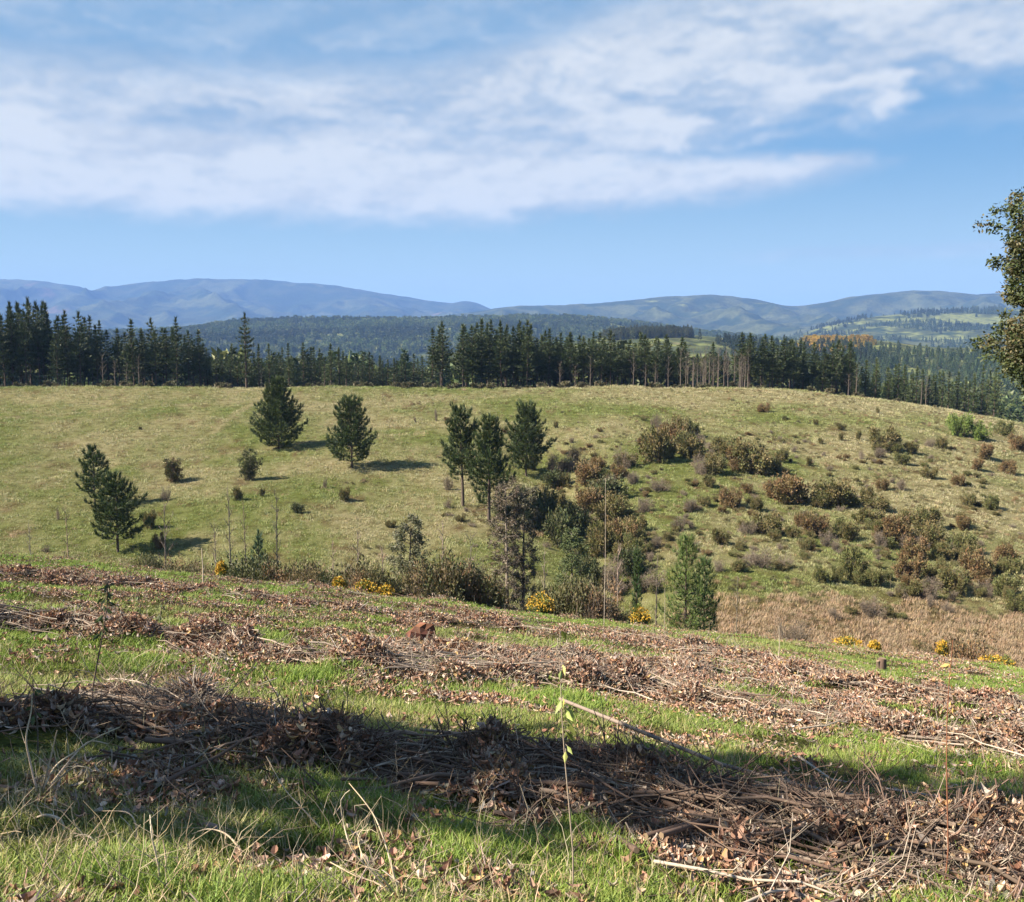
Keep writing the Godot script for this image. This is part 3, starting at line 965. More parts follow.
# ------------------------------------------------------------------ shrubs on the slope
func build_hill_shrubs() -> void:
	var olive := [Color(0.125, 0.115, 0.046), Color(0.105, 0.108, 0.042), Color(0.15, 0.12, 0.054)]
	var russet := [Color(0.175, 0.108, 0.055), Color(0.14, 0.1, 0.048), Color(0.15, 0.12, 0.056)]
	var grey := [Color(0.18, 0.14, 0.11), Color(0.15, 0.12, 0.092), Color(0.2, 0.165, 0.13)]
	var green := [Color(0.12, 0.125, 0.045), Color(0.095, 0.108, 0.04), Color(0.14, 0.13, 0.052)]
	var inky := [Color(0.068, 0.085, 0.036), Color(0.075, 0.088, 0.04), Color(0.095, 0.095, 0.048)]
	var bright := [Color(0.15, 0.2, 0.05), Color(0.12, 0.17, 0.045)]
	var kinds := [olive, russet, grey, green, inky, bright]
	var called := ["olive_shrub", "russet_shrub", "grey_shrub", "green_shrub", "dark_shrub", "bright_shrub"]
	var words := ["olive-brown leafy shrub", "reddish-brown shrub", "greyish half-bare shrub", "rounded olive-green shrub", "dark green dense shrub", "fresh light green shrub"]
	var source := {}
	var place := func(k: int, at: Vector3, w: float, h: float, variant: int) -> void:
		var key := "%d_%d" % [k, variant]
		var col := 512.0 - FOCAL * at.x / at.z
		var row := 350.0 + FOCAL * (EYE.y - at.y) / -at.z
		var zone := "in the thick of the scrub band on the slope"
		if col < 380.0: zone = "standing on open grass near the two small pines" if col < 210.0 else "standing on open grass below the lone pines"
		elif row < 432.0: zone = "high on the slope just below the crest wood"
		elif col < 640.0: zone = "crowded beside the ravine"
		elif col > 930.0 and row < 492.0: zone = "below the tall evergreen tree"
		elif row > 556.0: zone = "just above the dry bracken floor"
		elif col < 730.0: zone = "on the rough grass between ravine and scrub band"
		elif row < 475.0: zone = "at the upper edge of the scrub band"
		var size := "large " if w > 1.3 else ("small " if w < 0.6 else "")
		var lab := [size + words[k] + " " + zone, "shrub", called[k].replace("_", " ") + "s on the slope"]
		if not source.has(key):
			var thin: bool = k == 2
			var m := bush(1.0, 1.0, 60 if thin else 46, 1500 if thin else 3600, 0.12, 0.022 if thin else 0.05, kinds[k], 0.1)
			source[key] = plant(called[k], m, lab, at, Vector3(w, h, w), rng.randf() * TAU, "foliage", "stems")
		else:
			copy_plant(source[key], called[k], at, Vector3(w, h, w * rng.randf_range(0.85, 1.2)), rng.randf() * TAU, lab)
	# [column, base row, width px, height px, kind]
	var list := [
		[887, 450, 34, 24, 0], [912, 454, 15, 13, 0], [942, 449, 14, 12, 0], [930, 447, 12, 12, 2], [902, 464, 20, 13, 3], [1016, 450, 22, 16, 1],
		[960, 436, 26, 24, 5], [980, 440, 24, 20, 5], [1004, 436, 22, 16, 3],
		[984, 459, 22, 16, 1], [976, 470, 18, 12, 1], [1009, 474, 22, 14, 1], [959, 485, 17, 12, 1], [969, 506, 18, 14, 0], [991, 509, 22, 15, 3], [964, 529, 18, 14, 1], [962, 552, 30, 20, 3],
		[927, 478, 18, 12, 0], [902, 490, 15, 11, 2], [883, 490, 14, 13, 1], [794, 502, 46, 28, 1], [775, 497, 26, 18, 1], [769, 535, 36, 24, 0], [838, 506, 42, 26, 0], [820, 500, 26, 18, 3],
		[868, 525, 30, 20, 0], [895, 542, 38, 28, 1], [922, 528, 40, 24, 0], [929, 545, 36, 22, 0], [814, 535, 30, 24, 1], [799, 527, 12, 16, 1], [853, 579, 30, 33, 3], [908, 580, 34, 28, 1],
		[949, 591, 38, 28, 0], [929, 599, 30, 22, 2], [976, 577, 42, 28, 1], [1003, 567, 30, 24, 1], [1006, 597, 36, 26, 3], [1018, 612, 24, 22, 3], [915, 558, 30, 22, 1], [945, 560, 26, 20, 0],
		[720, 545, 22, 20, 0], [730, 507, 25, 22, 1], [710, 487, 17, 14, 0], [749, 472, 45, 32, 0], [735, 468, 26, 22, 1], [765, 474, 24, 20, 0], [720, 454, 28, 20, 0], [690, 456, 34, 28, 0], [676, 450, 24, 22, 1], [712, 465, 22, 15, 2],
		[781, 462, 18, 15, 0], [757, 566, 42, 20, 2], [784, 567, 22, 14, 2], [764, 412, 15, 9, 1], [878, 413, 5, 6, 0], [816, 425, 6, 6, 0], [841, 430, 11, 7, 0], [841, 440, 8, 8, 0], [858, 440, 7, 11, 0],
		[821, 444, 7, 7, 0], [809, 466, 7, 10, 0], [861, 459, 7, 9, 2], [873, 616, 32, 22, 2], [834, 618, 16, 10, 2], [929, 607, 14, 12, 2], [947, 612, 14, 12, 2], [901, 594, 14, 9, 3], [850, 540, 22, 18, 0], [880, 548, 20, 16, 2], [828, 545, 22, 16, 2], [806, 551, 16, 14, 0],
		[658, 462, 40, 34, 0], [646, 456, 22, 20, 1], [668, 448, 26, 26, 1], [680, 438, 26, 22, 0], [656, 428, 14, 14, 2], [586, 484, 32, 26, 1], [562, 474, 30, 24, 2], [576, 466, 24, 20, 2], [605, 502, 44, 26, 4], [588, 512, 36, 28, 1], [612, 520, 40, 26, 0],
		[541, 530, 42, 42, 4], [560, 545, 40, 40, 4], [575, 535, 34, 34, 4], [555, 512, 26, 22, 0], [622, 545, 34, 30, 1], [603, 556, 38, 34, 0], [634, 556, 26, 22, 3], [644, 512, 24, 14, 2], [640, 532, 20, 18, 0], [655, 548, 16, 12, 2], [678, 530, 20, 14, 2], [690, 512, 20, 14, 2], [660, 490, 24, 13, 2],
		[628, 575, 40, 30, 4], [650, 590, 40, 24, 2], [612, 590, 36, 32, 2], [590, 585, 30, 34, 4], [596, 470, 20, 14, 1], [618, 478, 22, 14, 1], [634, 484, 20, 12, 2],
		[448, 508, 10, 12, 2], [448, 490, 10, 14, 2], [504, 520, 24, 20, 4], [520, 505, 24, 20, 4], [556, 487, 30, 20, 4],
		[238, 500, 12, 13, 0], [262, 496, 7, 9, 0], [345, 501, 14, 14, 0], [298, 513, 14, 11, 4], [325, 488, 5, 12, 2], [166, 500, 12, 16, 2], [150, 528, 16, 18, 0], [160, 548, 14, 16, 1],
		[436, 421, 4, 12, 2], [447, 422, 9, 5, 1], [415, 422, 4, 5, 2], [505, 433, 8, 5, 1], [556, 428, 6, 7, 0], [140, 430, 4, 4, 0], [58, 520, 4, 12, 2], [46, 552, 10, 8, 2],
	]
	for s in list:
		var at := hit(s[0], s[1], 62.0)
		var px_m: float = -at.z / FOCAL
		place.call(s[4], at, s[2] * px_m * 0.5, maxf(0.35, s[3] * px_m * 1.02), rng.randi() % 3)
		if s[2] > 24 and s[4] < 4:
			for extra in 4:
				var px2: float = s[0] + rng.randf_range(-1.1, 1.1) * s[2]
				var at2 := hit(px2, s[1] + rng.randf_range(-5, 7), 62.0)
				place.call([0, 3, 0, 2, s[4]][rng.randi() % 5], at2, s[2] * px_m * rng.randf_range(0.18, 0.34), s[3] * px_m * rng.randf_range(0.35, 0.7), rng.randi() % 3)
	# the rest: small ones strewn between them
	var zones := [[560, 700, 420, 560, 90], [690, 880, 460, 560, 90], [860, 1024, 470, 600, 60], [780, 1000, 415, 470, 22], [380, 560, 500, 560, 14], [690, 800, 430, 480, 26]]
	for z in zones:
		for i in z[4]:
			var px := rng.randf_range(z[0], z[1])
			var py := rng.randf_range(z[2], z[3])
			if py < lerpf(405, 440, clampf((px - 700.0) / 300.0, 0, 1)): continue
			var at := hit(px, py, 62.0)
			var s := rng.randf_range(0.28, 0.75)
			place.call([0, 1, 2, 2, 3, 0][rng.randi() % 6], at, s, s * rng.randf_range(0.8, 1.3), rng.randi() % 3)
	# two round bushes with stems showing, alone on the grass
	for s in [[175, 482, 27, 28, [Color(0.13, 0.085, 0.05), Color(0.075, 0.085, 0.035), Color(0.09, 0.09, 0.04)], "round bush with a reddish top alone on the open slope"], [250, 480, 25, 35, [Color(0.06, 0.07, 0.03), Color(0.07, 0.08, 0.032), Color(0.085, 0.085, 0.04)], "round dark green bush downhill of the dense conical pine"]]:
		var at := hit(s[0], s[1], 62.0)
		var px_m: float = -at.z / FOCAL
		var r: float = s[2] * px_m * 0.5
		var h: float = s[3] * px_m
		var m := bush(r, h, 60, 4200, 0.2, 0.1, s[4], 0.0)
		plant("round_bush", m, [s[5], "bush"], at, Vector3.ONE, 0.5, "foliage", "stems")

# ------------------------------------------------------------------ trees and scrub in the gully
func build_gully() -> void:
	var leafy := func(px: float, depth: float, top: float, w: float, lo: float, cols: Array, called: String, label: String, leaf: float, bark := Color(0.12, 0.1, 0.08), egg := 0.8) -> Node3D:
		var at := stand(px, depth)
		var h := tall(at, px, top)
		var m := broadleaf(h, w * depth / FOCAL * 0.5, lo, 56, 10000, leaf, leaf * 0.4, cols, bark, egg, 0.26)
		return plant(called, m, [label, "tree"], at, Vector3.ONE, 0.0)
	var dull := [Color(0.12, 0.125, 0.07), Color(0.1, 0.105, 0.06), Color(0.15, 0.145, 0.1)]
	var brownish := [Color(0.15, 0.118, 0.09), Color(0.11, 0.09, 0.07), Color(0.08, 0.07, 0.05)]
	var deep := [Color(0.08, 0.105, 0.042), Color(0.09, 0.108, 0.046)]
	leafy.call(408.0, 66.0, 506.0, 36.0, 0.2, dull, "gum_tree", "slim grey-green tree with loose leaves in the gully", 0.2)
	leafy.call(506.0, 72.0, 474.0, 28.0, 0.05, brownish, "column_tree", "brownish column-shaped tree, paler of a close pair", 0.19, Color(0.2, 0.17, 0.14), 0.12)
	leafy.call(524.0, 73.0, 480.0, 26.0, 0.05, [Color(0.1, 0.09, 0.065), Color(0.085, 0.08, 0.055)], "column_tree", "dark column-shaped tree, darker of a close pair", 0.19, Color(0.1, 0.085, 0.07), 0.12)
	leafy.call(573.0, 68.0, 518.0, 30.0, 0.15, deep, "gully_tree", "dark green tree low in the shaded ravine", 0.18)
	# young bright pines just over the edge
	var lime := Color(0.10, 0.14, 0.042)
	var specs := [[690, 47.0, 538, 66, "bright green young pine, taller of two at the gully edge", lime], [709, 48.5, 558, 44, "darker young pine beside the bright taller one", Color(0.075, 0.115, 0.042)], [255, 52.0, 531, 34, "blue-green young pine among dead stems in the gully", Color(0.055, 0.095, 0.055)], [640, 60.0, 545, 16, "tiny slender pine behind the gully scrub", Color(0.05, 0.08, 0.03)]]
	for s in specs:
		var at := stand(s[0], s[1])
		var h := tall(at, s[0], s[2])
		var m := pine(h, s[3] * s[1] / FOCAL * 0.55, 0.04, 0.27, 9, 0.27, 0.03, s[5], {"power": 0.75, "whorl": 1.6, "stem": 0.012, "gap": 0.16})
		plant("young_pine", m, [s[4], "pine tree"], at, Vector3.ONE, 0.0)
	# leafless saplings
	var ash := Color(0.2, 0.165, 0.13)
	var bares: Array[Node3D] = []
	var lab := ["leafless grey sapling standing in the gully scrub", "bare tree", "leafless saplings in the gully"]
	for s in [[225, 57, 482, 0.5], [240, 58, 500, 0.4], [274, 56, 487, 0.55], [60, 60, 505, 0.35], [160, 58, 500, 0.7], [355, 60, 530, 0.6], [330, 58, 540, 0.5], [442, 64, 520, 0.6], [470, 66, 530, 0.6], [545, 62, 545, 0.5], [660, 60, 555, 0.5], [742, 58, 575, 0.4], [620, 62, 540, 0.6], [210, 55, 520, 0.5], [380, 58, 545, 0.6], [22, 58, 520, 0.4]]:
		var at := stand(s[0], s[1])
		var h := tall(at, s[0], s[2])
		bares.append(plant("bare_sapling", bare_tree(h, s[3] * 1.3, 26, vary(ash, 0.25), 2.0), lab, at, Vector3.ONE, rng.randf() * TAU, "twigs"))
	# scrub crowded along the gully
	var sets := [[Color(0.14, 0.105, 0.058), Color(0.12, 0.1, 0.05)], [Color(0.18, 0.14, 0.11), Color(0.14, 0.115, 0.085)], [Color(0.09, 0.09, 0.042), Color(0.11, 0.1, 0.05)], [Color(0.075, 0.085, 0.04), Color(0.09, 0.09, 0.045)], [Color(0.18, 0.11, 0.06), Color(0.14, 0.105, 0.06)]]
	var cn := ["tawny_scrub", "grey_scrub", "olive_scrub", "dark_scrub", "russet_scrub"]
	var cw := ["tawny leafy bush crowded in the gully bottom", "grey twiggy bush crowded in the gully bottom", "olive bush crowded in the gully bottom", "dark dense bush crowded in the gully bottom", "russet bush crowded in the gully bottom"]
	var src := {}
	for i in 150:
		var px := rng.randf_range(100, 700) if i < 125 else rng.randf_range(700, 1040)
		var depth := rng.randf_range(40.8, 45.0) if i % 3 else rng.randf_range(46, 66)
		if px > 630 and px < 740: continue
		var k: int = [2, 3, 2, 0, 1, 4][rng.randi() % 6]
		if px > 484 and px < 546 and i % 3: continue
		if px > 700: k = [1, 1, 0, 4][i % 4]
		var at := stand(px, depth)
		# tops stay under a line that the photograph shows
		var line := 550.0 if px > 270 else lerpf(540.0, 556.0, px / 270.0)
		if px > 450 and px < 560: line = 530.0
		if px > 560: line = lerpf(560.0, 600.0, clampf((px - 560.0) / 120.0, 0, 1))
		if px > 690: line = lerpf(604.0, 636.0, clampf((px - 690.0) / 300.0, 0, 1))
		var h := clampf(tall(at, px, line + rng.randf_range(0, 40)), 0.6, 3.4)
		var w := h * rng.randf_range(0.42, 0.7)
		var l2 := [cw[k], "bush", cn[k].replace("_", " ") + " in the gully"]
		var key := k * 2 + i % 2
		if not src.has(key):
			src[key] = plant(cn[k], bush(1.0, 1.0, 60, 1800 if k == 1 else 4200, 0.075, 0.014 if k == 1 else 0.034, sets[k], 0.05), l2, at, Vector3(w, h, w), rng.randf() * TAU, "foliage", "stems")
		else:
			copy_plant(src[key], cn[k], at, Vector3(w, h, w), rng.randf() * TAU, l2)
	# gorse in flower along the edge
	for s in [[362, 37.8, 579, 26, "yellow flowering gorse beneath the slim grey-green tree"], [382, 37.8, 584, 20, "small yellow gorse beside a larger flowering one"], [541, 37.8, 592, 30, "tall gorse with yellow top and lime green leaves"], [643, 37.8, 606, 22, "yellow gorse bush at the foot of the bright young pine"], [216, 37.8, 560, 12, "little yellow gorse between dead stems"], [335, 37.8, 576, 14, "sparse yellow gorse at the brush edge by bare saplings"], [856, 38.2, 642, 30, "wide low gorse in yellow flower on the gully rim"], [884, 38.2, 651, 12, "little gorse at the end of the wide flowering one"], [1010, 38.2, 662, 36, "gorse in flower where bracken meets the cut slope"], [954, 38.2, 640, 12, "slender gorse with few yellow flowers by the bracken"]]:
		var depth: float = s[1]
		var at := stand(s[0], depth)
		var h := maxf(0.5, tall(at, s[0], s[2]))
		var r: float = s[3] * depth / FOCAL * 0.5
		var o := thing("gorse_bush", s[4], "gorse", at)
		var b := bush(r, h, 24, 1500, 0.1, 0.045, [Color(0.11, 0.13, 0.04), Color(0.16, 0.19, 0.05)], 0.1)
		part("stems", b[0], o)
		part("foliage", b[1], o)
		var fl := Shape.new()
		for i in 420:
			var a := rng.randf() * TAU
			var q := r * sqrt(rng.randf())
			var top: float = h * sqrt(maxf(0.1, 1.0 - pow(q / r, 2.0) * 0.7))
			var p := Vector3(cos(a) * q, top * rng.randf_range(0.6, 1.0), sin(a) * q) + any_dir() * 0.05
			tuft(fl, p, (Vector3.UP + any_dir()).normalized(), 1, 0.07, 0.055, 0.5, Color(0.42, 0.26, 0.03))
		part("flowers", fl.mesh(M.petal), o)

# ------------------------------------------------------------------ turf of the slope across the gully
func blades(count: int, spread: float, hmin: float, hmax: float, w: float, curl: float) -> ArrayMesh:
	var st := Shape.new()
	for i in count:
		var a := rng.randf() * TAU
		var r := spread * sqrt(rng.randf())
		var p := Vector3(cos(a) * r, -0.01, sin(a) * r)
		var b := rng.randf() * TAU
		var lean := Vector3(cos(b), 0, sin(b)) * rng.randf_range(0.1, 1.0) * curl
		var h := rng.randf_range(hmin, hmax)
		var side := Vector3(sin(b), 0, -cos(b)).rotated(Vector3.UP, rng.randf_range(-0.8, 0.8)) * w * 0.5
		var m := p + Vector3.UP * h * 0.6 + lean * h * 0.3
		var t := p + Vector3.UP * h * 0.92 + lean * h
		var k := rng.randf_range(0.75, 1.2)
		var c := Color(k, k * rng.randf_range(0.95, 1.05), k * rng.randf_range(0.8, 1.2))
		st.quad(p - side, p + side, m + side * 0.8, m - side * 0.8, c)
		st.tri(m - side * 0.8, m + side * 0.8, t, c)
	return st.mesh(M.grass)

func build_hill_grass() -> void:
	var tufts := [blades(9, 0.28, 0.08, 0.22, 0.035, 0.9), blades(7, 0.22, 0.1, 0.3, 0.03, 0.7)]
	var where := [[], []]
	var tints := [PackedColorArray(), PackedColorArray()]
	var rough_w := []
	var rough_t := PackedColorArray()
	var tall_w := []
	var tall_t := PackedColorArray()
	var count := 150000
	for i in count:
		# even in the picture's depth: more, smaller tufts near, fewer far
		var d := 60.0 * pow(210.0 / 60.0, rng.randf())
		var x := rng.randf_range(-0.62, 0.62) * d
		var z := -d
		var k := clampf(dryness(x, z) + rng.randf_range(-0.25, 0.25), 0.0, 1.0)
		var patch := n_mid.get_noise_2d(x * 1.7, z * 1.7)
		if patch < -0.28 and rng.randf() < 0.75: continue
		var col := Color(0.215, 0.25, 0.085).lerp(Color(0.385, 0.34, 0.215), k)
		var br := bracken(x, z)
		var s := rng.randf_range(0.7, 1.4) * lerpf(0.75, 1.35, (d - 60.0) / 150.0) * (1.0 + 0.8 * patch)
		var b := i % 2
		if br > 0.3 + 0.5 * n_mid.get_noise_2d(x * 0.8, z * 0.8) or rng.randf() < 0.012:
			col = Color(0.27, 0.185, 0.125).lerp(Color(0.38, 0.29, 0.2), rng.randf())
			tall_w.append(Transform3D(Basis(Vector3.UP, rng.randf() * TAU).scaled(Vector3(1, rng.randf_range(0.6, 1.4), 1) * rng.randf_range(0.8, 1.3)), Vector3(x, height(x, z), z)))
			tall_t.append(vary(col, 0.25))
			continue
		where[b].append(Transform3D(Basis(Vector3.UP, rng.randf() * TAU).scaled(Vector3(s, s * rng.randf_range(0.6, 1.2), s)), Vector3(x, height(x, z), z)))
		tints[b].append(vary(col, 0.22))
	for i in 9500:
		var d := 62.0 * pow(200.0 / 62.0, rng.randf())
		var x := rng.randf_range(-0.2, 0.6) * d
		if rng.randf() > smoothstep(-0.05, 0.22, x / d + 0.5 * n_mid.get_noise_2d(x * 0.7, d * 0.7)) or n_mid.get_noise_2d(x * 0.9 + 33.0, d * 0.9) < 0.0: continue
		var s := rng.randf_range(0.12, 0.4)
		rough_w.append(Transform3D(Basis(Vector3.UP, rng.randf() * TAU).scaled(Vector3(s, s * rng.randf_range(0.7, 1.5), s)), Vector3(x, height(x, -d), -d)))
		rough_t.append(vary(Color(0.13, 0.115, 0.055) if rng.randf() < 0.6 else Color(0.2, 0.15, 0.085), 0.3))
	var clump := Shape.new()
	for i in 150:
		var p := Vector3(rng.randf_range(-1, 1), rng.randf_range(0.0, 0.9), rng.randf_range(-1, 1))
		p = p.normalized() * rng.randf_range(0.3, 0.9)
		p.y = absf(p.y)
		leaf_quad(clump, p, (p + any_dir() * 0.6 + Vector3.UP * 0.5).normalized(), 0.42, 0.1, Color.WHITE)
	scatter("low_growth", clump.mesh(M.leaf), rough_w, rough_t, self, "small brown and olive tussocks dotting the rough side of the slope", "tussocks")
	scatter("grass", tufts[0], where[0], tints[0], self, "short olive and straw turf over the slope across the gully", "grass")
	scatter("grass", tufts[1], where[1], tints[1], self, "longer grass blades mixed into the turf across the gully", "grass")
	scatter("dry_grass", blades(14, 0.35, 0.1, 0.34, 0.025, 1.3), tall_w, tall_t, self, "dry pinkish-brown grass and bracken on the gully floor", "grass")

# ------------------------------------------------------------------ the near slope: windrows of cut brush
# each: centre line in the photograph, half width m, height m, how dense
var rows := [
	{"line": [[225, 742], [330, 754], [450, 762], [580, 782], [700, 800], [820, 826], [930, 845], [1090, 872]], "wide": 0.62, "high": 0.34, "dense": 1.0},
	{"line": [[-40, 620], [60, 624], [150, 636], [230, 650], [330, 664], [430, 672], [520, 676], [610, 686]], "wide": 0.75, "high": 0.30, "dense": 0.95},
	{"line": [[560, 676], [660, 690], [740, 706], [830, 722], [930, 736], [1060, 756]], "wide": 0.8, "high": 0.28, "dense": 0.9},
	{"line": [[-40, 572], [60, 580], [150, 586], [260, 600], [380, 614], [480, 622], [560, 634]], "wide": 1.0, "high": 0.22, "dense": 0.8},
	{"line": [[600, 636], [700, 652], [790, 672], [860, 690], [960, 706], [1060, 716]], "wide": 1.3, "high": 0.26, "dense": 0.9},
	{"line": [[-40, 549], [60, 553], [140, 562], [230, 576], [330, 592], [430, 603], [520, 610]], "wide": 1.1, "high": 0.25, "dense": 0.7},
	{"line": [[105, 700], [150, 706], [200, 712]], "wide": 0.5, "high": 0.28, "dense": 1.0},
	{"line": [[380, 648], [440, 652], [520, 660], [620, 664], [720, 676]], "wide": 1.3, "high": 0.16, "dense": 0.85},
	{"line": [[860, 640], [960, 668], [1060, 690]], "wide": 0.9, "high": 0.16, "dense": 0.5},
	{"line": [[800, 890], [900, 888], [1060, 884]], "wide": 0.3, "high": 0.12, "dense": 0.7},
	{"line": [[-60, 712], [20, 712], [90, 718], [200, 730], [260, 742]], "wide": 0.32, "high": 0.22, "dense": 0.9},
	{"line": [[560, 792], [660, 806], [760, 826], [880, 846], [1090, 866]], "wide": 0.95, "high": 0.30, "dense": 1.0},
]

func lay_brush_map() -> void:
	brush.resize(LNX * LNZ)
	lift.resize(LNX * LNZ)
	var segs := []
	for r in rows:
		var pts := []
		for p in r.line:
			var h := hit(p[0], p[1])
			h = hit(p[0], p[1] + 0.42 * r.high * FOCAL / -h.z)
			pts.append(Vector2(h.x, -h.z))
		r.path = pts
		for i in pts.size() - 1:
			segs.append([pts[i], pts[i + 1], r.wide, r.high, r.dense])
	for s in segs:
		var a: Vector2 = s[0]
		var b: Vector2 = s[1]
		var reach: float = s[2] * 2.2
		var i0 := maxi(0, int((minf(a.x, b.x) - reach - LX0) / LSTEP))
		var i1 := mini(LNX - 1, int((maxf(a.x, b.x) + reach - LX0) / LSTEP) + 1)
		var j0 := maxi(0, int((minf(a.y, b.y) - reach - LZ0) / LSTEP))
		var j1 := mini(LNZ - 1, int((maxf(a.y, b.y) + reach - LZ0) / LSTEP) + 1)
		for j in range(j0, j1 + 1):
			for i in range(i0, i1 + 1):
				var p := Vector2(LX0 + i * LSTEP, LZ0 + j * LSTEP)
				var q := Geometry2D.get_closest_point_to_segment(p, a, b)
				var d: float = p.distance_to(q) / s[2] * (1.0 + 0.55 * n_mid.get_noise_2d(p.x * 5.0, p.y * 5.0))
				var k: float = exp(-d * d * 0.9) * s[4]
				var o := j * LNX + i
				brush[o] = maxf(brush[o], k)
				lift[o] = maxf(lift[o], exp(-d * d * 1.4) * s[3] * (0.42 + 0.8 * n_mid.get_noise_2d(p.x * 9.0, p.y * 9.0)))
	# cut litter lies over most of the slope, with strips of grass left between
	var strips := []
	for g in [[[[-60, 640], [60, 652], [120, 668]], 0.75], [[[-60, 665], [70, 682]], 0.5], [[[165, 668], [250, 684], [330, 698], [420, 712]], 0.55], [[[-60, 560], [60, 566], [150, 574]], 1.0], [[[-60, 596], [80, 602], [180, 612]], 0.7], [[[190, 600], [280, 610], [340, 614]], 0.8], [[[590, 724], [680, 731], [770, 738]], 0.42], [[[735, 714], [830, 722]], 0.3], [[[850, 762], [900, 776], [960, 792]], 0.4], [[[395, 602], [470, 608]], 1.0], [[[740, 640], [810, 652], [880, 664]], 1.1], [[[930, 690], [1050, 684]], 1.2], [[[430, 690], [520, 700]], 0.25], [[[600, 640], [680, 640]], 0.5]]:
		var pts := []
		for p in g[0]:
			var h := hit(p[0], p[1])
			pts.append(Vector2(h.x, -h.z))
		for i in pts.size() - 1:
			strips.append([pts[i], pts[i + 1], g[1]])
	for j in LNZ:
		for i in LNX:
			var x := LX0 + i * LSTEP
			var d := LZ0 + j * LSTEP
			if d > 9.0:
				var k := 0.5 + 0.9 * n_mid.get_noise_2d(x * 1.3 + 3.0, d * 1.3) + 0.5 * n_mid.get_noise_2d(x * 6.0 + 3.0, d * 6.0)
				k = clampf(k, 0.1, 0.85) * smoothstep(9.0, 11.0, d)
				var o := j * LNX + i
				k = maxf(k, brush[o])
				var cut := 0.0
				for s in strips:
					var q := Geometry2D.get_closest_point_to_segment(Vector2(x, d), s[0], s[1])
					var e: float = q.distance_to(Vector2(x, d)) / s[2]
					if e < 2.5:
						cut = maxf(cut, exp(-e * e * 0.8))
				brush[o] = k * (1.0 - 0.93 * cut)
				lift[o] += maxf(0.0, brush[o] - 0.35) * 0.3 * maxf(0.0, n_mid.get_noise_2d(x * 8.0, d * 8.0) + 0.15)

func dead_leaf(long: float, wide: float, curl: float) -> ArrayMesh:
	# a dried leaf lying along x, its sides curled up and its tip bent
	var st := Shape.new()
	var n := 4
	var mid := PackedVector3Array()
	var lef := PackedVector3Array()
	var rig := PackedVector3Array()
	for i in n + 1:
		var t := float(i) / n
		var w := wide * 0.5 * pow(sin(PI * clampf(0.06 + 0.9 * t, 0, 1)), 0.7) * (1.15 - 0.3 * t)
		if i == n: w = 0.002
		var y := curl * long * (pow(t - 0.45, 2.0) * 1.5)
		mid.append(Vector3(long * (t - 0.5), y, 0))
		lef.append(Vector3(long * (t - 0.5), y + w * curl * 1.1, w))
		rig.append(Vector3(long * (t - 0.5), y + w * curl * 0.9, -w))
	for i in n:
		st.quad(mid[i], mid[i + 1], lef[i + 1], lef[i], Color.WHITE)
		st.quad(mid[i], rig[i], rig[i + 1], mid[i + 1], Color.WHITE)
	return st.mesh(M.dead_leaf)

func stick(length: float, r: float, col: Color, forks: int) -> ArrayMesh:
	# a cut branch lying along x: kinked, tapering, forked and forked again
	var st := Shape.new()
	var pts := PackedVector3Array()
	var bend := rng.randf_range(-0.05, 0.05)
	var k := 8
	for i in k:
		var t := float(i) / (k - 1)
		pts.append(Vector3(length * (t - 0.5), bend * length * sin(t * PI), bend * 0.6 * length * sin(t * PI * 1.5)) + any_dir() * (r * 0.8 + length * 0.012))
	st.tube(pts, r, r * 0.22, 5, col, col.lerp(Color(0.2, 0.15, 0.11), 0.3))
	for f in forks:
		var i := 1 + rng.randi() % (k - 2)
		var d := Vector3(rng.randf_range(0.2, 1.0), rng.randf_range(-0.5, 0.6), rng.randf_range(-0.8, 0.8)).normalized()
		var l := length * rng.randf_range(0.1, 0.34)
		var q := pts[i] + d * l * 0.5 + any_dir() * l * 0.12
		var e := pts[i] + d * l + any_dir() * l * 0.15
		st.tube(PackedVector3Array([pts[i], q, e]), r * 0.45, r * 0.15, 3, col)
		st.tube(PackedVector3Array([q, q + (d + any_dir() * 0.8) * l * 0.4]), r * 0.25, r * 0.1, 3, col)
	return st.mesh(M.bark)

func leaf_tint() -> Color:
	var k := rng.randf()
	var c: Color
	if k < 0.42: c = Color(0.25, 0.145, 0.098)
	elif k < 0.6: c = Color(0.36, 0.24, 0.17)
	elif k < 0.82: c = Color(0.17, 0.095, 0.062)
	elif k < 0.9: c = Color(0.36, 0.24, 0.11)
	else: c = Color(0.50, 0.40, 0.31)
	if rng.randf() < 0.2: c = c.lerp(Color(0.27, 0.25, 0.22), 0.7)
	return vary(c, 0.35)

func path_point(pts: Array, t: float) -> Array:
	# even along the path: [point, direction]
	var total := 0.0
	for i in pts.size() - 1: total += pts[i].distance_to(pts[i + 1])
	var want := t * total
	for i in pts.size() - 1:
		var l: float = pts[i].distance_to(pts[i + 1])
		if want <= l or i == pts.size() - 2:
			return [pts[i].lerp(pts[i + 1], want / l), (pts[i + 1] - pts[i]).normalized(), total]
		want -= l
	return []

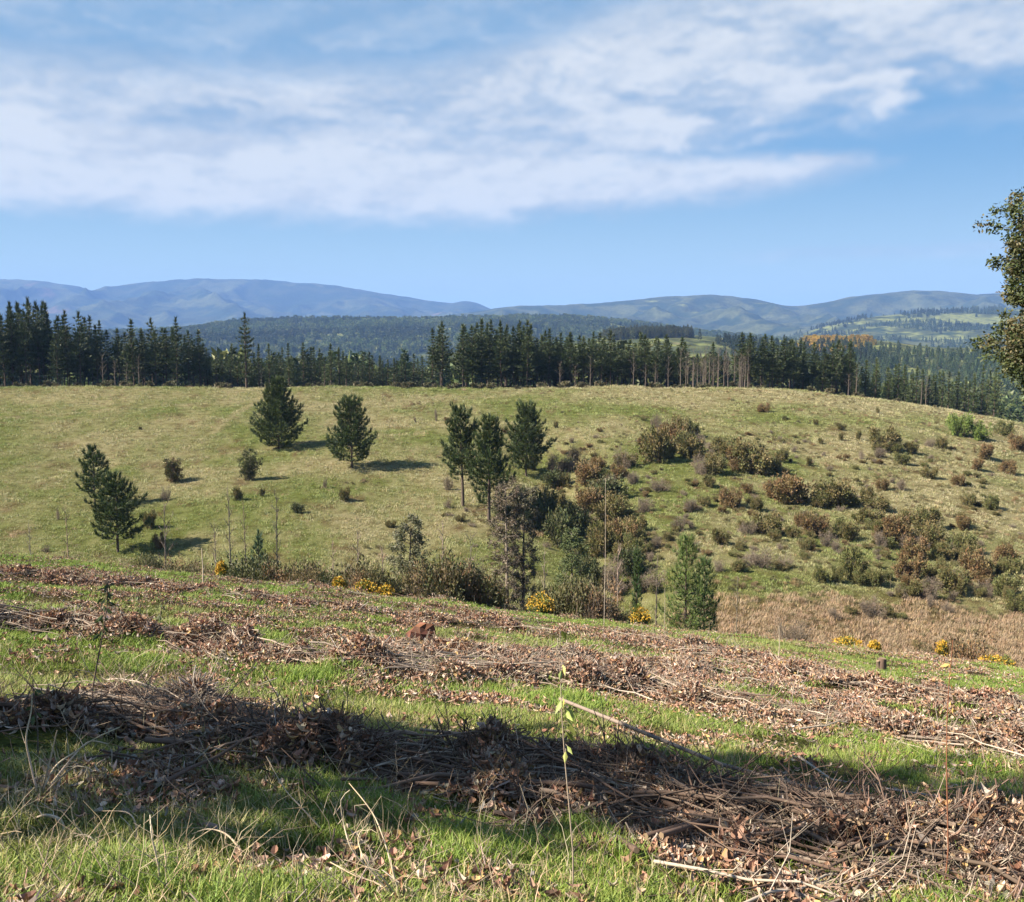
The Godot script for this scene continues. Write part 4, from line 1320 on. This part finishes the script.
func build_near_slope() -> void:
	var leaves := [dead_leaf(0.085, 0.026, 0.9), dead_leaf(0.07, 0.036, 1.2), dead_leaf(0.11, 0.022, 0.8), dead_leaf(0.065, 0.042, 0.8)]
	var sticks := []
	var woods := [Color(0.22, 0.175, 0.14), Color(0.32, 0.26, 0.21), Color(0.14, 0.105, 0.085), Color(0.27, 0.19, 0.14), Color(0.38, 0.32, 0.26)]
	var umber := [Color(0.105, 0.07, 0.053), Color(0.135, 0.094, 0.072), Color(0.09, 0.064, 0.051), Color(0.18, 0.135, 0.105), Color(0.115, 0.076, 0.058)]
	var dark_sticks := []
	for i in 20:
		dark_sticks.append(stick([0.5, 0.8, 1.2, 1.7, 2.3][i % 5], [0.006, 0.008, 0.011, 0.015, 0.02][(i * 2 + i / 5) % 5], umber[(i + i / 5) % 5], 4 + i % 4))
		sticks.append(stick([0.4, 0.65, 0.95, 1.3, 1.9][i % 5], [0.004, 0.006, 0.008, 0.011, 0.014][(i * 2 + i / 5) % 5], woods[(i + i / 5) % 5], 4 + i % 4))
	var twig := stick(0.35, 0.004, Color(1, 1, 1), 3)
	# [row, name words, branches, single leaves, loose leaves, twigs]
	var piles := [
		[0, "long dark windrow of tangled branches and dry leaves across the grass", 300, 260, 6500, 2800],
		[1, "pinkish-brown windrow of dry leaves between two strips of bright grass", 230, 260, 9000, 1200],
		[2, "leafy brush row lying along bright grass above the dark windrow's end", 230, 220, 8000, 1200],
		[3, "thin brush row across the upper grass strip", 170, 0, 9000, 900],
		[4, "broad sweep of brown cut leaves below the young pines", 260, 0, 14000, 1500],
		[5, "dry leaf row along the brow above the gully", 150, 0, 9000, 900],
		[6, "rounded heap of pale twigs behind the shaded grass", 120, 120, 1800, 1500],
		[7, "wide flat spread of pale sticks and leaves round the brown stump", 280, 120, 11000, 1600],
		[8, "sparse brush row beside the gorse on the rim", 60, 0, 3500, 500],
		[9, "scatter of dry leaves and sticks at the foot of the reddish sapling", 50, 200, 900, 300],
		[10, "thin dark brush row behind the shaded grass beside the dark sapling", 70, 150, 1500, 500],
		[11, "wide end of the dark windrow where big tan leaves hang over dark sticks", 300, 300, 6500, 1100],
	]
	for p in piles:
		var r: Dictionary = rows[p[0]]
		var mid: Array = path_point(r.path, 0.5)
		var o := thing("brush_pile", p[1], "brush pile", Vector3(mid[0].x, height(mid[0].x, -mid[0].y), -mid[0].y))
		var far: float = mid[0].y
		var pick := func(spread: float) -> Array:
			var q: Array = path_point(r.path, rng.randf())
			var off := clampf(rng.randfn(0.0, 0.5), -1.3, 1.3) * spread
			var nrm := Vector2(-q[1].y, q[1].x)
			var g: Vector2 = q[0] + nrm * off * r.wide
			return [g, q[1], maxf(0.0, 1.0 - off * off * 0.8)]
		for i in p[2]:
			var q: Array = pick.call(1.0)
			var brown: bool = p[0] in [0, 10, 11] and rng.randf() < 0.85
			var s: Mesh = dark_sticks[rng.randi() % 20] if brown else sticks[rng.randi() % 20]
			var half := s.get_aabb().size.x * 0.5
			var ang := rng.randfn(0.0, 0.55)
			var dir: Vector2 = q[1].rotated(ang) * (1.0 if rng.randf() < 0.5 else -1.0)
			var a: Vector2 = q[0] - dir * half
			var b: Vector2 = q[0] + dir * half
			var up: float = r.high * 0.62 * q[2] * pow(rng.randf(), 0.7) + 0.015
			var pa := Vector3(a.x, height(a.x, -a.y) + up * rng.randf_range(0.6, 1.1), -a.y)
			var pb := Vector3(b.x, height(b.x, -b.y) + up * rng.randf_range(0.6, 1.1), -b.y)
			var x := (pb - pa).normalized()
			var zz := x.cross(Vector3.UP).normalized()
			var m := part("branch", s, o)
			m.transform = Transform3D(Basis(x, zz.cross(x), zz).rotated(x, rng.randf() * TAU), (pa + pb) / 2.0 - o.position)
		var lay := func(up: float) -> Transform3D:
			var q: Array = pick.call(1.15)
			var c := 0.0
			for again in 6:
				c = n_mid.get_noise_2d(q[0].x * 7.0, q[0].y * 7.0)
				if rng.randf() < smoothstep(-0.12, 0.28, c): break
				q = pick.call(1.15)
			var g: Vector2 = q[0]
			var y: float = height(g.x, -g.y) + r.high * 0.6 * q[2] * pow(rng.randf(), 0.8) * up * (0.45 + 2.2 * maxf(0.0, c)) + 0.012
			var tilt := Basis(any_dir(), rng.randf_range(0.0, 1.7)) * Basis(Vector3.UP, rng.randf() * TAU)
			var s := rng.randf_range(0.5, 1.35) * (1.0 if far < 14.0 else 1.25)
			return Transform3D(tilt * Basis.from_scale(Vector3(s, s * rng.randf_range(0.6, 1.8), s * rng.randf_range(0.6, 1.2))), Vector3(g.x, y, -g.y) - o.position)
		# the leaves one can pick apart lie on top
		var mats := []
		for k in 5:
			var mm: StandardMaterial3D = M.dead_leaf.duplicate()
			mm.vertex_color_use_as_albedo = false
			var lc := leaf_tint()
			mm.albedo_color = Color(lc.r, lc.g, lc.b).linear_to_srgb()
			mats.append(mm)
		for i in p[3]:
			var m := part("leaf", leaves[rng.randi() % 4], o, mats[rng.randi() % 5])
			m.transform = lay.call(1.15)
			if p[0] == 11: m.transform.basis = m.transform.basis * Basis.from_scale(Vector3.ONE * rng.randf_range(1.0, 1.7))
		var sets := [[], []]
		var tints := [PackedColorArray(), PackedColorArray()]
		for i in p[4]:
			sets[i % 2].append(lay.call(1.0))
			tints[i % 2].append(leaf_tint())
		scatter("dry_leaves", leaves[0], sets[0], tints[0], o)
		scatter("dry_leaves", leaves[1], sets[1], tints[1], o)
		var tw := []
		var tt := PackedColorArray()
		for i in p[5]:
			tw.append(lay.call(1.05))
			tt.append(vary(umber[rng.randi() % 5] if p[0] in [0, 10, 11] else woods[rng.randi() % 5], 0.3))
		scatter("twigs", twig, tw, tt, o)
	# litter between the rows
	var lw := [[], []]
	var lt := [PackedColorArray(), PackedColorArray()]
	var sw := []
	var stt := PackedColorArray()
	var tries := 0
	while lw[0].size() + lw[1].size() < 72000 and tries < 400000:
		tries += 1
		var d := 3.6 * pow(46.0 / 3.6, rng.randf())
		var x := rng.randf_range(-0.62, 0.62) * d
		var k := brush_at(x, -d)
		if rng.randf() > (k * 0.9 + 0.05) * smoothstep(-0.2, 0.25, n_mid.get_noise_2d(x * 6.0, d * 6.0)) * 1.3:
			continue
		var tr := Transform3D(Basis(any_dir(), rng.randf_range(0.0, 1.1)) * Basis(Vector3.UP, rng.randf() * TAU) * Basis.from_scale(Vector3(rng.randf_range(0.5, 1.3), rng.randf_range(0.5, 1.9), rng.randf_range(0.5, 1.2))), Vector3(x, height(x, -d) + rng.randf_range(0.005, 0.06) + 0.16 * maxf(0.0, n_mid.get_noise_2d(x * 6.0, d * 6.0)) * k, -d))
		if rng.randf() < 0.12:
			sw.append(tr); stt.append(vary(woods[rng.randi() % 5], 0.3))
		else:
			var b := rng.randi() % 2
			lw[b].append(tr); lt[b].append(leaf_tint())
	scatter("leaf_litter", leaves[0], lw[0], lt[0], self, "narrow dry brown leaves strewn over the near slope", "leaf litter")
	scatter("leaf_litter", leaves[3], lw[1], lt[1], self, "broad dry tan leaves strewn over the near slope", "leaf litter")
	scatter("twig_litter", twig, sw, stt, self, "small broken twigs strewn over the near slope", "twigs")
	# grass: lush near, in strips between the brush
	var kinds := [blades(15, 0.08, 0.02, 0.075, 0.0055, 1.2), blades(13, 0.07, 0.04, 0.14, 0.0055, 1.0), blades(15, 0.13, 0.02, 0.07, 0.009, 1.2)]
	var gw := [[], [], []]
	var gt := [PackedColorArray(), PackedColorArray(), PackedColorArray()]
	var dw := []
	var dt := PackedColorArray()
	for i in 210000:
		var near := i < 90000
		var d := 3.4 * pow(12.5 / 3.4, rng.randf()) if near else 11.0 * pow(47.0 / 11.0, rng.randf())
		var x := rng.randf_range(-0.63, 0.63) * d
		var k := brush_at(x, -d)
		if rng.randf() < k * 1.25 - 0.12:
			continue
		var patch := n_mid.get_noise_2d(x * 4.0, d * 4.0)
		var big := n_mid.get_noise_2d(x * 0.9 + 70.0, d * 0.9)
		if rng.randf() < 0.3 - patch * 2.0: continue
		var col := Color(0.135, 0.215, 0.038).lerp(Color(0.21, 0.26, 0.055), rng.randf()).lerp(Color(0.27, 0.24, 0.11), clampf(0.04 + big * 1.0, 0.0, 0.5))
		var s := rng.randf_range(0.7, 1.25) * (1.0 + 0.5 * patch) * (1.0 if near else lerpf(1.0, 1.6, (d - 11.0) / 36.0))
		var tr := Transform3D(Basis(Vector3.UP, rng.randf() * TAU).scaled(Vector3(s, s * rng.randf_range(0.75, 1.25), s)), Vector3(x, height(x, -d), -d))
		if near and rng.randf() < 0.06 + 0.12 * clampf(big, 0.0, 1.0):
			dw.append(tr); dt.append(vary(Color(0.36, 0.30, 0.17), 0.2))
			continue
		var b := 2 if not near else (1 if patch > 0.24 else 0)
		gw[b].append(tr); gt[b].append(vary(col, 0.2))
	# dry stalks leaning through the near grass
	var stalk := Shape.new()
	stalk.tube(PackedVector3Array([Vector3(0, -0.02, 0), Vector3(0.03, 0.1, 0.01), Vector3(0.1, 0.2, 0.0), Vector3(0.2, 0.26, 0.03)]), 0.0028, 0.001, 3, Color.WHITE)
	stalk.tube(PackedVector3Array([Vector3(0.06, 0.15, 0.0), Vector3(0.05, 0.22, 0.05), Vector3(0.02, 0.27, 0.08)]), 0.0016, 0.0008, 3, Color.WHITE)
	var kw := []
	var kt := PackedColorArray()
	for i in 1700:
		var d := 3.8 * pow(14.0 / 3.8, rng.randf())
		var x := rng.randf_range(-0.62, 0.62) * d
		if n_mid.get_noise_2d(x * 2.5 + 20.0, d * 2.5) < -0.02: continue
		var tip := Basis(Vector3(rng.randf_range(-1, 1), 0, rng.randf_range(-1, 1)).normalized(), rng.randf_range(0.0, 0.9))
		kw.append(Transform3D(tip * Basis(Vector3.UP, rng.randf() * TAU).scaled(Vector3.ONE * rng.randf_range(0.5, 1.3)), Vector3(x, height(x, -d), -d)))
		kt.append(vary(Color(0.42, 0.34, 0.23) if rng.randf() < 0.6 else Color(0.2, 0.16, 0.12), 0.25))
	scatter("dry_stalks", stalk.mesh(M.bark), kw, kt, self, "thin dry bent stalks standing through the near grass", "dry stalks")
	scatter("grass", kinds[0], gw[0], gt[0], self, "bright green grass on the slope nearest the brush pile", "grass")
	scatter("grass", kinds[1], gw[1], gt[1], self, "longer lush grass tufts standing in the near turf", "grass")
	scatter("grass", kinds[2], gw[2], gt[2], self, "short green grass in strips between the brush rows", "grass")
	scatter("dry_grass", kinds[1], dw, dt, self, "straw-coloured dry blades among the lush near grass", "grass")

# ------------------------------------------------------------------ single plants of the foreground
# a point at a pixel and a depth
func spot(px: float, py: float, depth: float) -> Vector3:
	return EYE + ray(px, py) * depth

func curve_of(base: Vector3, pts: Array, depth: float) -> PackedVector3Array:
	# a smooth stem through pixels; the third number moves a point away from the eye, in metres
	var c := Curve3D.new()
	for i in pts.size():
		var p := spot(pts[i][0], pts[i][1], depth + (pts[i][2] if pts[i].size() > 2 else 0.0)) - base
		var a := spot(pts[maxi(i - 1, 0)][0], pts[maxi(i - 1, 0)][1], depth)
		var b := spot(pts[mini(i + 1, pts.size() - 1)][0], pts[mini(i + 1, pts.size() - 1)][1], depth)
		c.add_point(p, (a - b) * 0.16, (b - a) * 0.16)
	c.bake_interval = 0.05
	return c.get_baked_points()

func build_foreground() -> void:
	# tree out of the frame whose shadow lies over the grass and the dark windrow
	var at := Vector3(-9.6, height(-9.6, -4.35), -4.35)
	var m := pine(16.0, 2.3, 0.06, 0.42, 9, 0.4, 0.07, Color(0.06, 0.09, 0.038), {"power": 0.42, "whorl": 1.4, "gap": 0.08})
	plant("pine_tree", m, ["tall pine on the near slope that shades the dark windrow", "pine tree"], at, Vector3.ONE, 0.0)
	# tree at the edge of the frame
	at = stand(1085, 31)
	var cols := [Color(0.065, 0.083, 0.032), Color(0.055, 0.072, 0.028), Color(0.095, 0.085, 0.042), Color(0.08, 0.09, 0.038)]
	var h := tall(at, 1085, 182)
	m = broadleaf(h, 2.3, 0.62, 150, 90000, 0.13, 0.07, cols, Color(0.1, 0.08, 0.06), 0.4, 0.12, 10)
	plant("broadleaf_tree", m, ["tall small-leaved evergreen tree at the edge of the slope", "tree"], at, Vector3.ONE, 0.0)
	# brown stump
	var st := Shape.new()
	at = hit(419, 648)
	var ring := []
	for lev in 4:
		var pr := PackedVector3Array()
		for k in 9:
			var a := TAU * k / 9.0
			var rr: float = [0.25, 0.23, 0.2, 0.12][lev] * (1.0 + 0.22 * sin(k * 2.3 + lev)) 
			pr.append(Vector3(cos(a) * rr * 1.1, [-0.05, 0.12, 0.24, 0.3][lev] + 0.05 * sin(k * 1.7 + lev) + 0.05 * cos(a), sin(a) * rr * 0.8))
		ring.append(pr)
	for lev in 3:
		for k in 9:
			var k2 := (k + 1) % 9
			st.quad(ring[lev][k], ring[lev][k2], ring[lev + 1][k2], ring[lev + 1][k], vary(Color(0.095, 0.042, 0.028), 0.3))
	for k in range(1, 8):
		st.tri(ring[3][0], ring[3][k], ring[3][k + 1], vary(Color(0.14, 0.065, 0.04), 0.2))
	var o := thing("stump", "reddish-brown broken stump among the flat spread of sticks", "stump", at)
	part("wood", st.mesh(M.bark), o)
	at = hit(881, 671)
	st = Shape.new()
	st.tube(PackedVector3Array([Vector3(0.03, 0.36, 0), Vector3(0.01, 0.2, 0), Vector3(0, -0.1, 0)]), 0.1, 0.16, 7, Color(0.13, 0.09, 0.07))
	st.tube(PackedVector3Array([Vector3(-0.12, 0.3, 0.05), Vector3(-0.07, 0.1, 0.03), Vector3(-0.02, -0.1, 0)]), 0.05, 0.09, 6, Color(0.16, 0.12, 0.09))
	o = thing("stump", "small brown forked stump below the wide flowering gorse", "stump", at)
	part("wood", st.mesh(M.bark), o)
	# saplings: [base px, base py, top px, top py, leaves, leaf length, stem radius, colours, label, droop]
	var lime := [Color(0.2, 0.24, 0.06), Color(0.25, 0.28, 0.09)]
	var deep := [Color(0.06, 0.085, 0.032), Color(0.075, 0.095, 0.04)]
	var gold := [Color(0.4, 0.26, 0.08), Color(0.3, 0.22, 0.07)]
	var saps := [
		[573, 896, 560, 628, 20, 0.075, 0.0042, lime, Color(0.30, 0.24, 0.19), "slender upright sapling with drooping lime leaves at its top", 0.55],
		[944, 898, 953, 640, 9, 0.05, 0.0045, gold, Color(0.19, 0.085, 0.05), "thin reddish sapling stem with a few yellowed leaves", 0.72],
		[92, 716, 108, 582, 34, 0.07, 0.007, deep, Color(0.12, 0.09, 0.07), "dark leafy sapling leaning beside the heap of pale twigs", 0.6],
		[142, 640, 138, 590, 18, 0.07, 0.006, deep, Color(0.12, 0.095, 0.075), "small dark sapling behind the pinkish-brown windrow", 0.3],
		[158, 645, 163, 598, 16, 0.07, 0.006, deep, Color(0.12, 0.095, 0.075), "small dark sapling with hanging leaves at the windrow", 0.3],
		[38, 758, 33, 680, 12, 0.06, 0.005, deep, Color(0.12, 0.095, 0.075), "short dark sapling at the edge of the shaded grass", 0.4],
	]
	for s in saps:
		at = hit(s[0], s[1])
		var depth := -at.z
		var tip := spot(s[2], s[3], depth) - at
		o = thing("sapling", s[9], "sapling", at)
		var stem := Shape.new()
		var pts := PackedVector3Array([Vector3(0, -0.03, 0)])
		for i in range(1, 7):
			var t := i / 6.0
			pts.append(tip * t + Vector3(sin(t * 5.0 + s[0]) * 0.012, 0, cos(t * 4.0) * 0.015) * (1.0 if t < 1.0 else 0.0))
		stem.tube(pts, s[6] * 1.15, s[6] * 0.5, 6, s[8])
		part("stem", stem.mesh(M.bark), o)
		for i in s[4]:
			var t: float = lerpf(s[10], 1.0, rng.randf())
			var p := tip * t
			var a := rng.randf() * TAU
			var out := Vector3(cos(a), rng.randf_range(-1.3, 0.1), sin(a)).normalized()
			var lf := Shape.new()
			var l: float = s[5] * rng.randf_range(0.7, 1.25)
			lf.tube(PackedVector3Array([p, p + out * l * 0.25]), 0.0018, 0.0012, 3, s[8])
			leaf_quad(lf, p + out * l * 0.2, (out + Vector3.DOWN * 0.4).normalized(), l, l * 0.42, vary(s[7][i % 2], 0.25))
			part("leaf", lf.mesh(M.leaf), o)
	# bare poles
	for s in [[604, 626, 478, 0.011, Color(0.4, 0.34, 0.28), "tall thin pale pole standing before the ravine"], [664, 632, 588, 0.012, Color(0.3, 0.26, 0.2), "short thin stick beside the bright young pine"], [778, 664, 626, 0.014, Color(0.4, 0.34, 0.26), "short pale stick on the brow of the slope"], [743, 668, 640, 0.012, Color(0.2, 0.16, 0.12), "short dark stick on the brow of the slope"], [203, 588, 548, 0.02, Color(0.42, 0.35, 0.28), "broken pale stem above the dry leaf row"], [890, 590, 575, 0.01, Color(0.2, 0.16, 0.12), "tiny stake in the scrub across the gully"]]:
		at = hit(s[0], s[1])
		h = tall(at, s[0], s[2])
		o = thing("bare_pole", s[5], "pole", at)
		st = Shape.new()
		st.tube(PackedVector3Array([Vector3(0, -0.1, 0), Vector3(0.02, h * 0.5, 0.01), Vector3(0, h, 0)]), s[3], s[3] * 0.55, 6, s[4])
		part("stem", st.mesh(M.bark), o)
	# dead weeds in the grass: [base px, base py, label, stems as pixel lines, radius, colour]
	var pale := Color(0.46, 0.37, 0.27)
	var weeds := [
		[39, 800, "dead forked weed with fanned branches in shaded grass", [[[39, 800], [30, 762, 0.05], [26, 738, 0.05], [31, 712, 0.1], [32, 694, 0.1]], [[39, 800], [48, 768, -0.1], [57, 730, -0.1]], [[39, 800], [54, 768, 0.1], [75, 752, 0.2], [96, 738, 0.2], [120, 727, 0.3]], [[39, 800], [66, 765, 0.2], [88, 742, 0.4], [108, 744, 0.4]], [[39, 800], [26, 790, -0.1], [14, 793, -0.2]], [[39, 800], [60, 778, -0.1], [78, 766, -0.2], [92, 770, -0.2]]], 0.008, pale],
		[243, 868, "pale arching dry stem bowed over the lush grass", [[[243, 868], [240, 850, 0.05], [226, 834, 0.1], [208, 829, 0.2], [192, 834, 0.25]], [[243, 868], [236, 862], [220, 858, 0.1], [196, 858, 0.2]]], 0.006, pale],
		[137, 842, "thin dry stalk hooked over in the grass", [[[137, 842], [135, 822], [126, 812, 0.1], [102, 811, 0.2]], [[137, 842], [130, 826, -0.05], [120, 816, -0.05]]], 0.005, pale],
		[63, 830, "short curl of pale bark in the grass", [[[63, 830], [60, 820], [46, 815, 0.05], [33, 819, 0.1]]], 0.012, pale],
		[100, 850, "low dry bent stalk in bright grass", [[[100, 850], [92, 838], [80, 835, 0.05], [64, 842, 0.1]]], 0.006, pale],
		[402, 905, "tall pale dead weed of several long bent stems", [[[402, 905], [392, 868], [384, 840, 0.1], [372, 812, 0.2], [349, 783, 0.3]], [[400, 905], [372, 872, 0.0], [352, 850, 0.0], [344, 825, 0.1], [341, 800, 0.1], [350, 790, 0.1]], [[402, 905], [384, 880, -0.1], [366, 862, -0.1], [358, 838, 0.0], [368, 824, 0.1]], [[398, 905], [380, 885, 0.1], [356, 876, 0.1], [330, 862, 0.2]]], 0.0055, pale],
		[322, 830, "long straight dry stalk leaning from the windrow", [[[322, 830], [300, 806], [284, 788, 0.2], [266, 756, 0.4]]], 0.005, pale],
		[160, 895, "upright pale dead stalk in bright grass", [[[160, 895], [158, 865], [152, 838], [150, 815, 0.1]], [[160, 895], [166, 866, 0.1], [163, 840, 0.1]]], 0.006, pale],
		[190, 868, "faint pale dry stalk lying in bright grass", [[[190, 868], [178, 866], [162, 856, 0.1]], [[190, 868], [200, 872], [212, 866, 0.1]]], 0.005, pale],
		[215, 824, "thin dry stalk sloping out of the shaded grass", [[[215, 824], [200, 816], [182, 806, 0.2], [150, 798, 0.4]]], 0.005, pale],
	]
	for w in weeds:
		at = hit(w[0], w[1])
		o = thing("dead_weed", w[2], "dead weed", at)
		for line in w[3]:
			var sp := Shape.new()
			var pts := curve_of(at, line, -at.z)
			if pts.size() < 2: continue
			sp.tube(pts, w[4], w[4] * 0.4, 5, vary(w[5], 0.12), vary(w[5], 0.12))
			if w[4] > 0.0052:
				for k in 3:
					var i := 1 + rng.randi() % (pts.size() - 1)
					sp.tube(PackedVector3Array([pts[i], pts[i] + any_dir() * 0.06, pts[i] + (any_dir() + Vector3.UP * 0.4) * 0.13]), w[4] * 0.35, 0.001, 3, w[5])
			part("stem", sp.mesh(M.bark), o)
	# heavy poles lying over the dark windrow
	for s in [[[[560, 700, 0.0], [640, 736, -0.3], [720, 772, -0.8], [800, 800, -1.3], [900, 826, -1.7], [1010, 850, -2.0]], 0.02, Color(0.2, 0.16, 0.13), "long grey pole slanting across the dark windrow"], [[[798, 762, 0.0], [830, 788, -0.2], [880, 802, -0.4], [940, 812, -0.5]], 0.011, Color(0.42, 0.35, 0.28), "thin pale pole resting on the windrow's end"], [[[860, 824, 0.0], [910, 828, -0.1], [960, 836, -0.1], [1000, 842, -0.2]], 0.02, Color(0.4, 0.34, 0.28), "short thick pale pole on the windrow's end"], [[[420, 738, 0.0], [470, 742, 0.0], [530, 770, -0.4], [580, 806, -0.9]], 0.012, Color(0.22, 0.17, 0.13), "bent branch over the middle of the dark windrow"]]:
		var a0 := hit(s[0][0][0], s[0][0][1] + 22)
		var pts := PackedVector3Array()
		o = thing("cut_pole", s[3], "pole", a0)
		for q in s[0]:
			var g := hit(q[0], q[1] + 20)
			pts.append(Vector3(g.x, g.y + 0.24, g.z) - a0)
		st = Shape.new()
		st.tube(pts, s[1], s[1] * 0.6, 7, s[2], vary(s[2], 0.1))
		part("wood", st.mesh(M.bark), o)
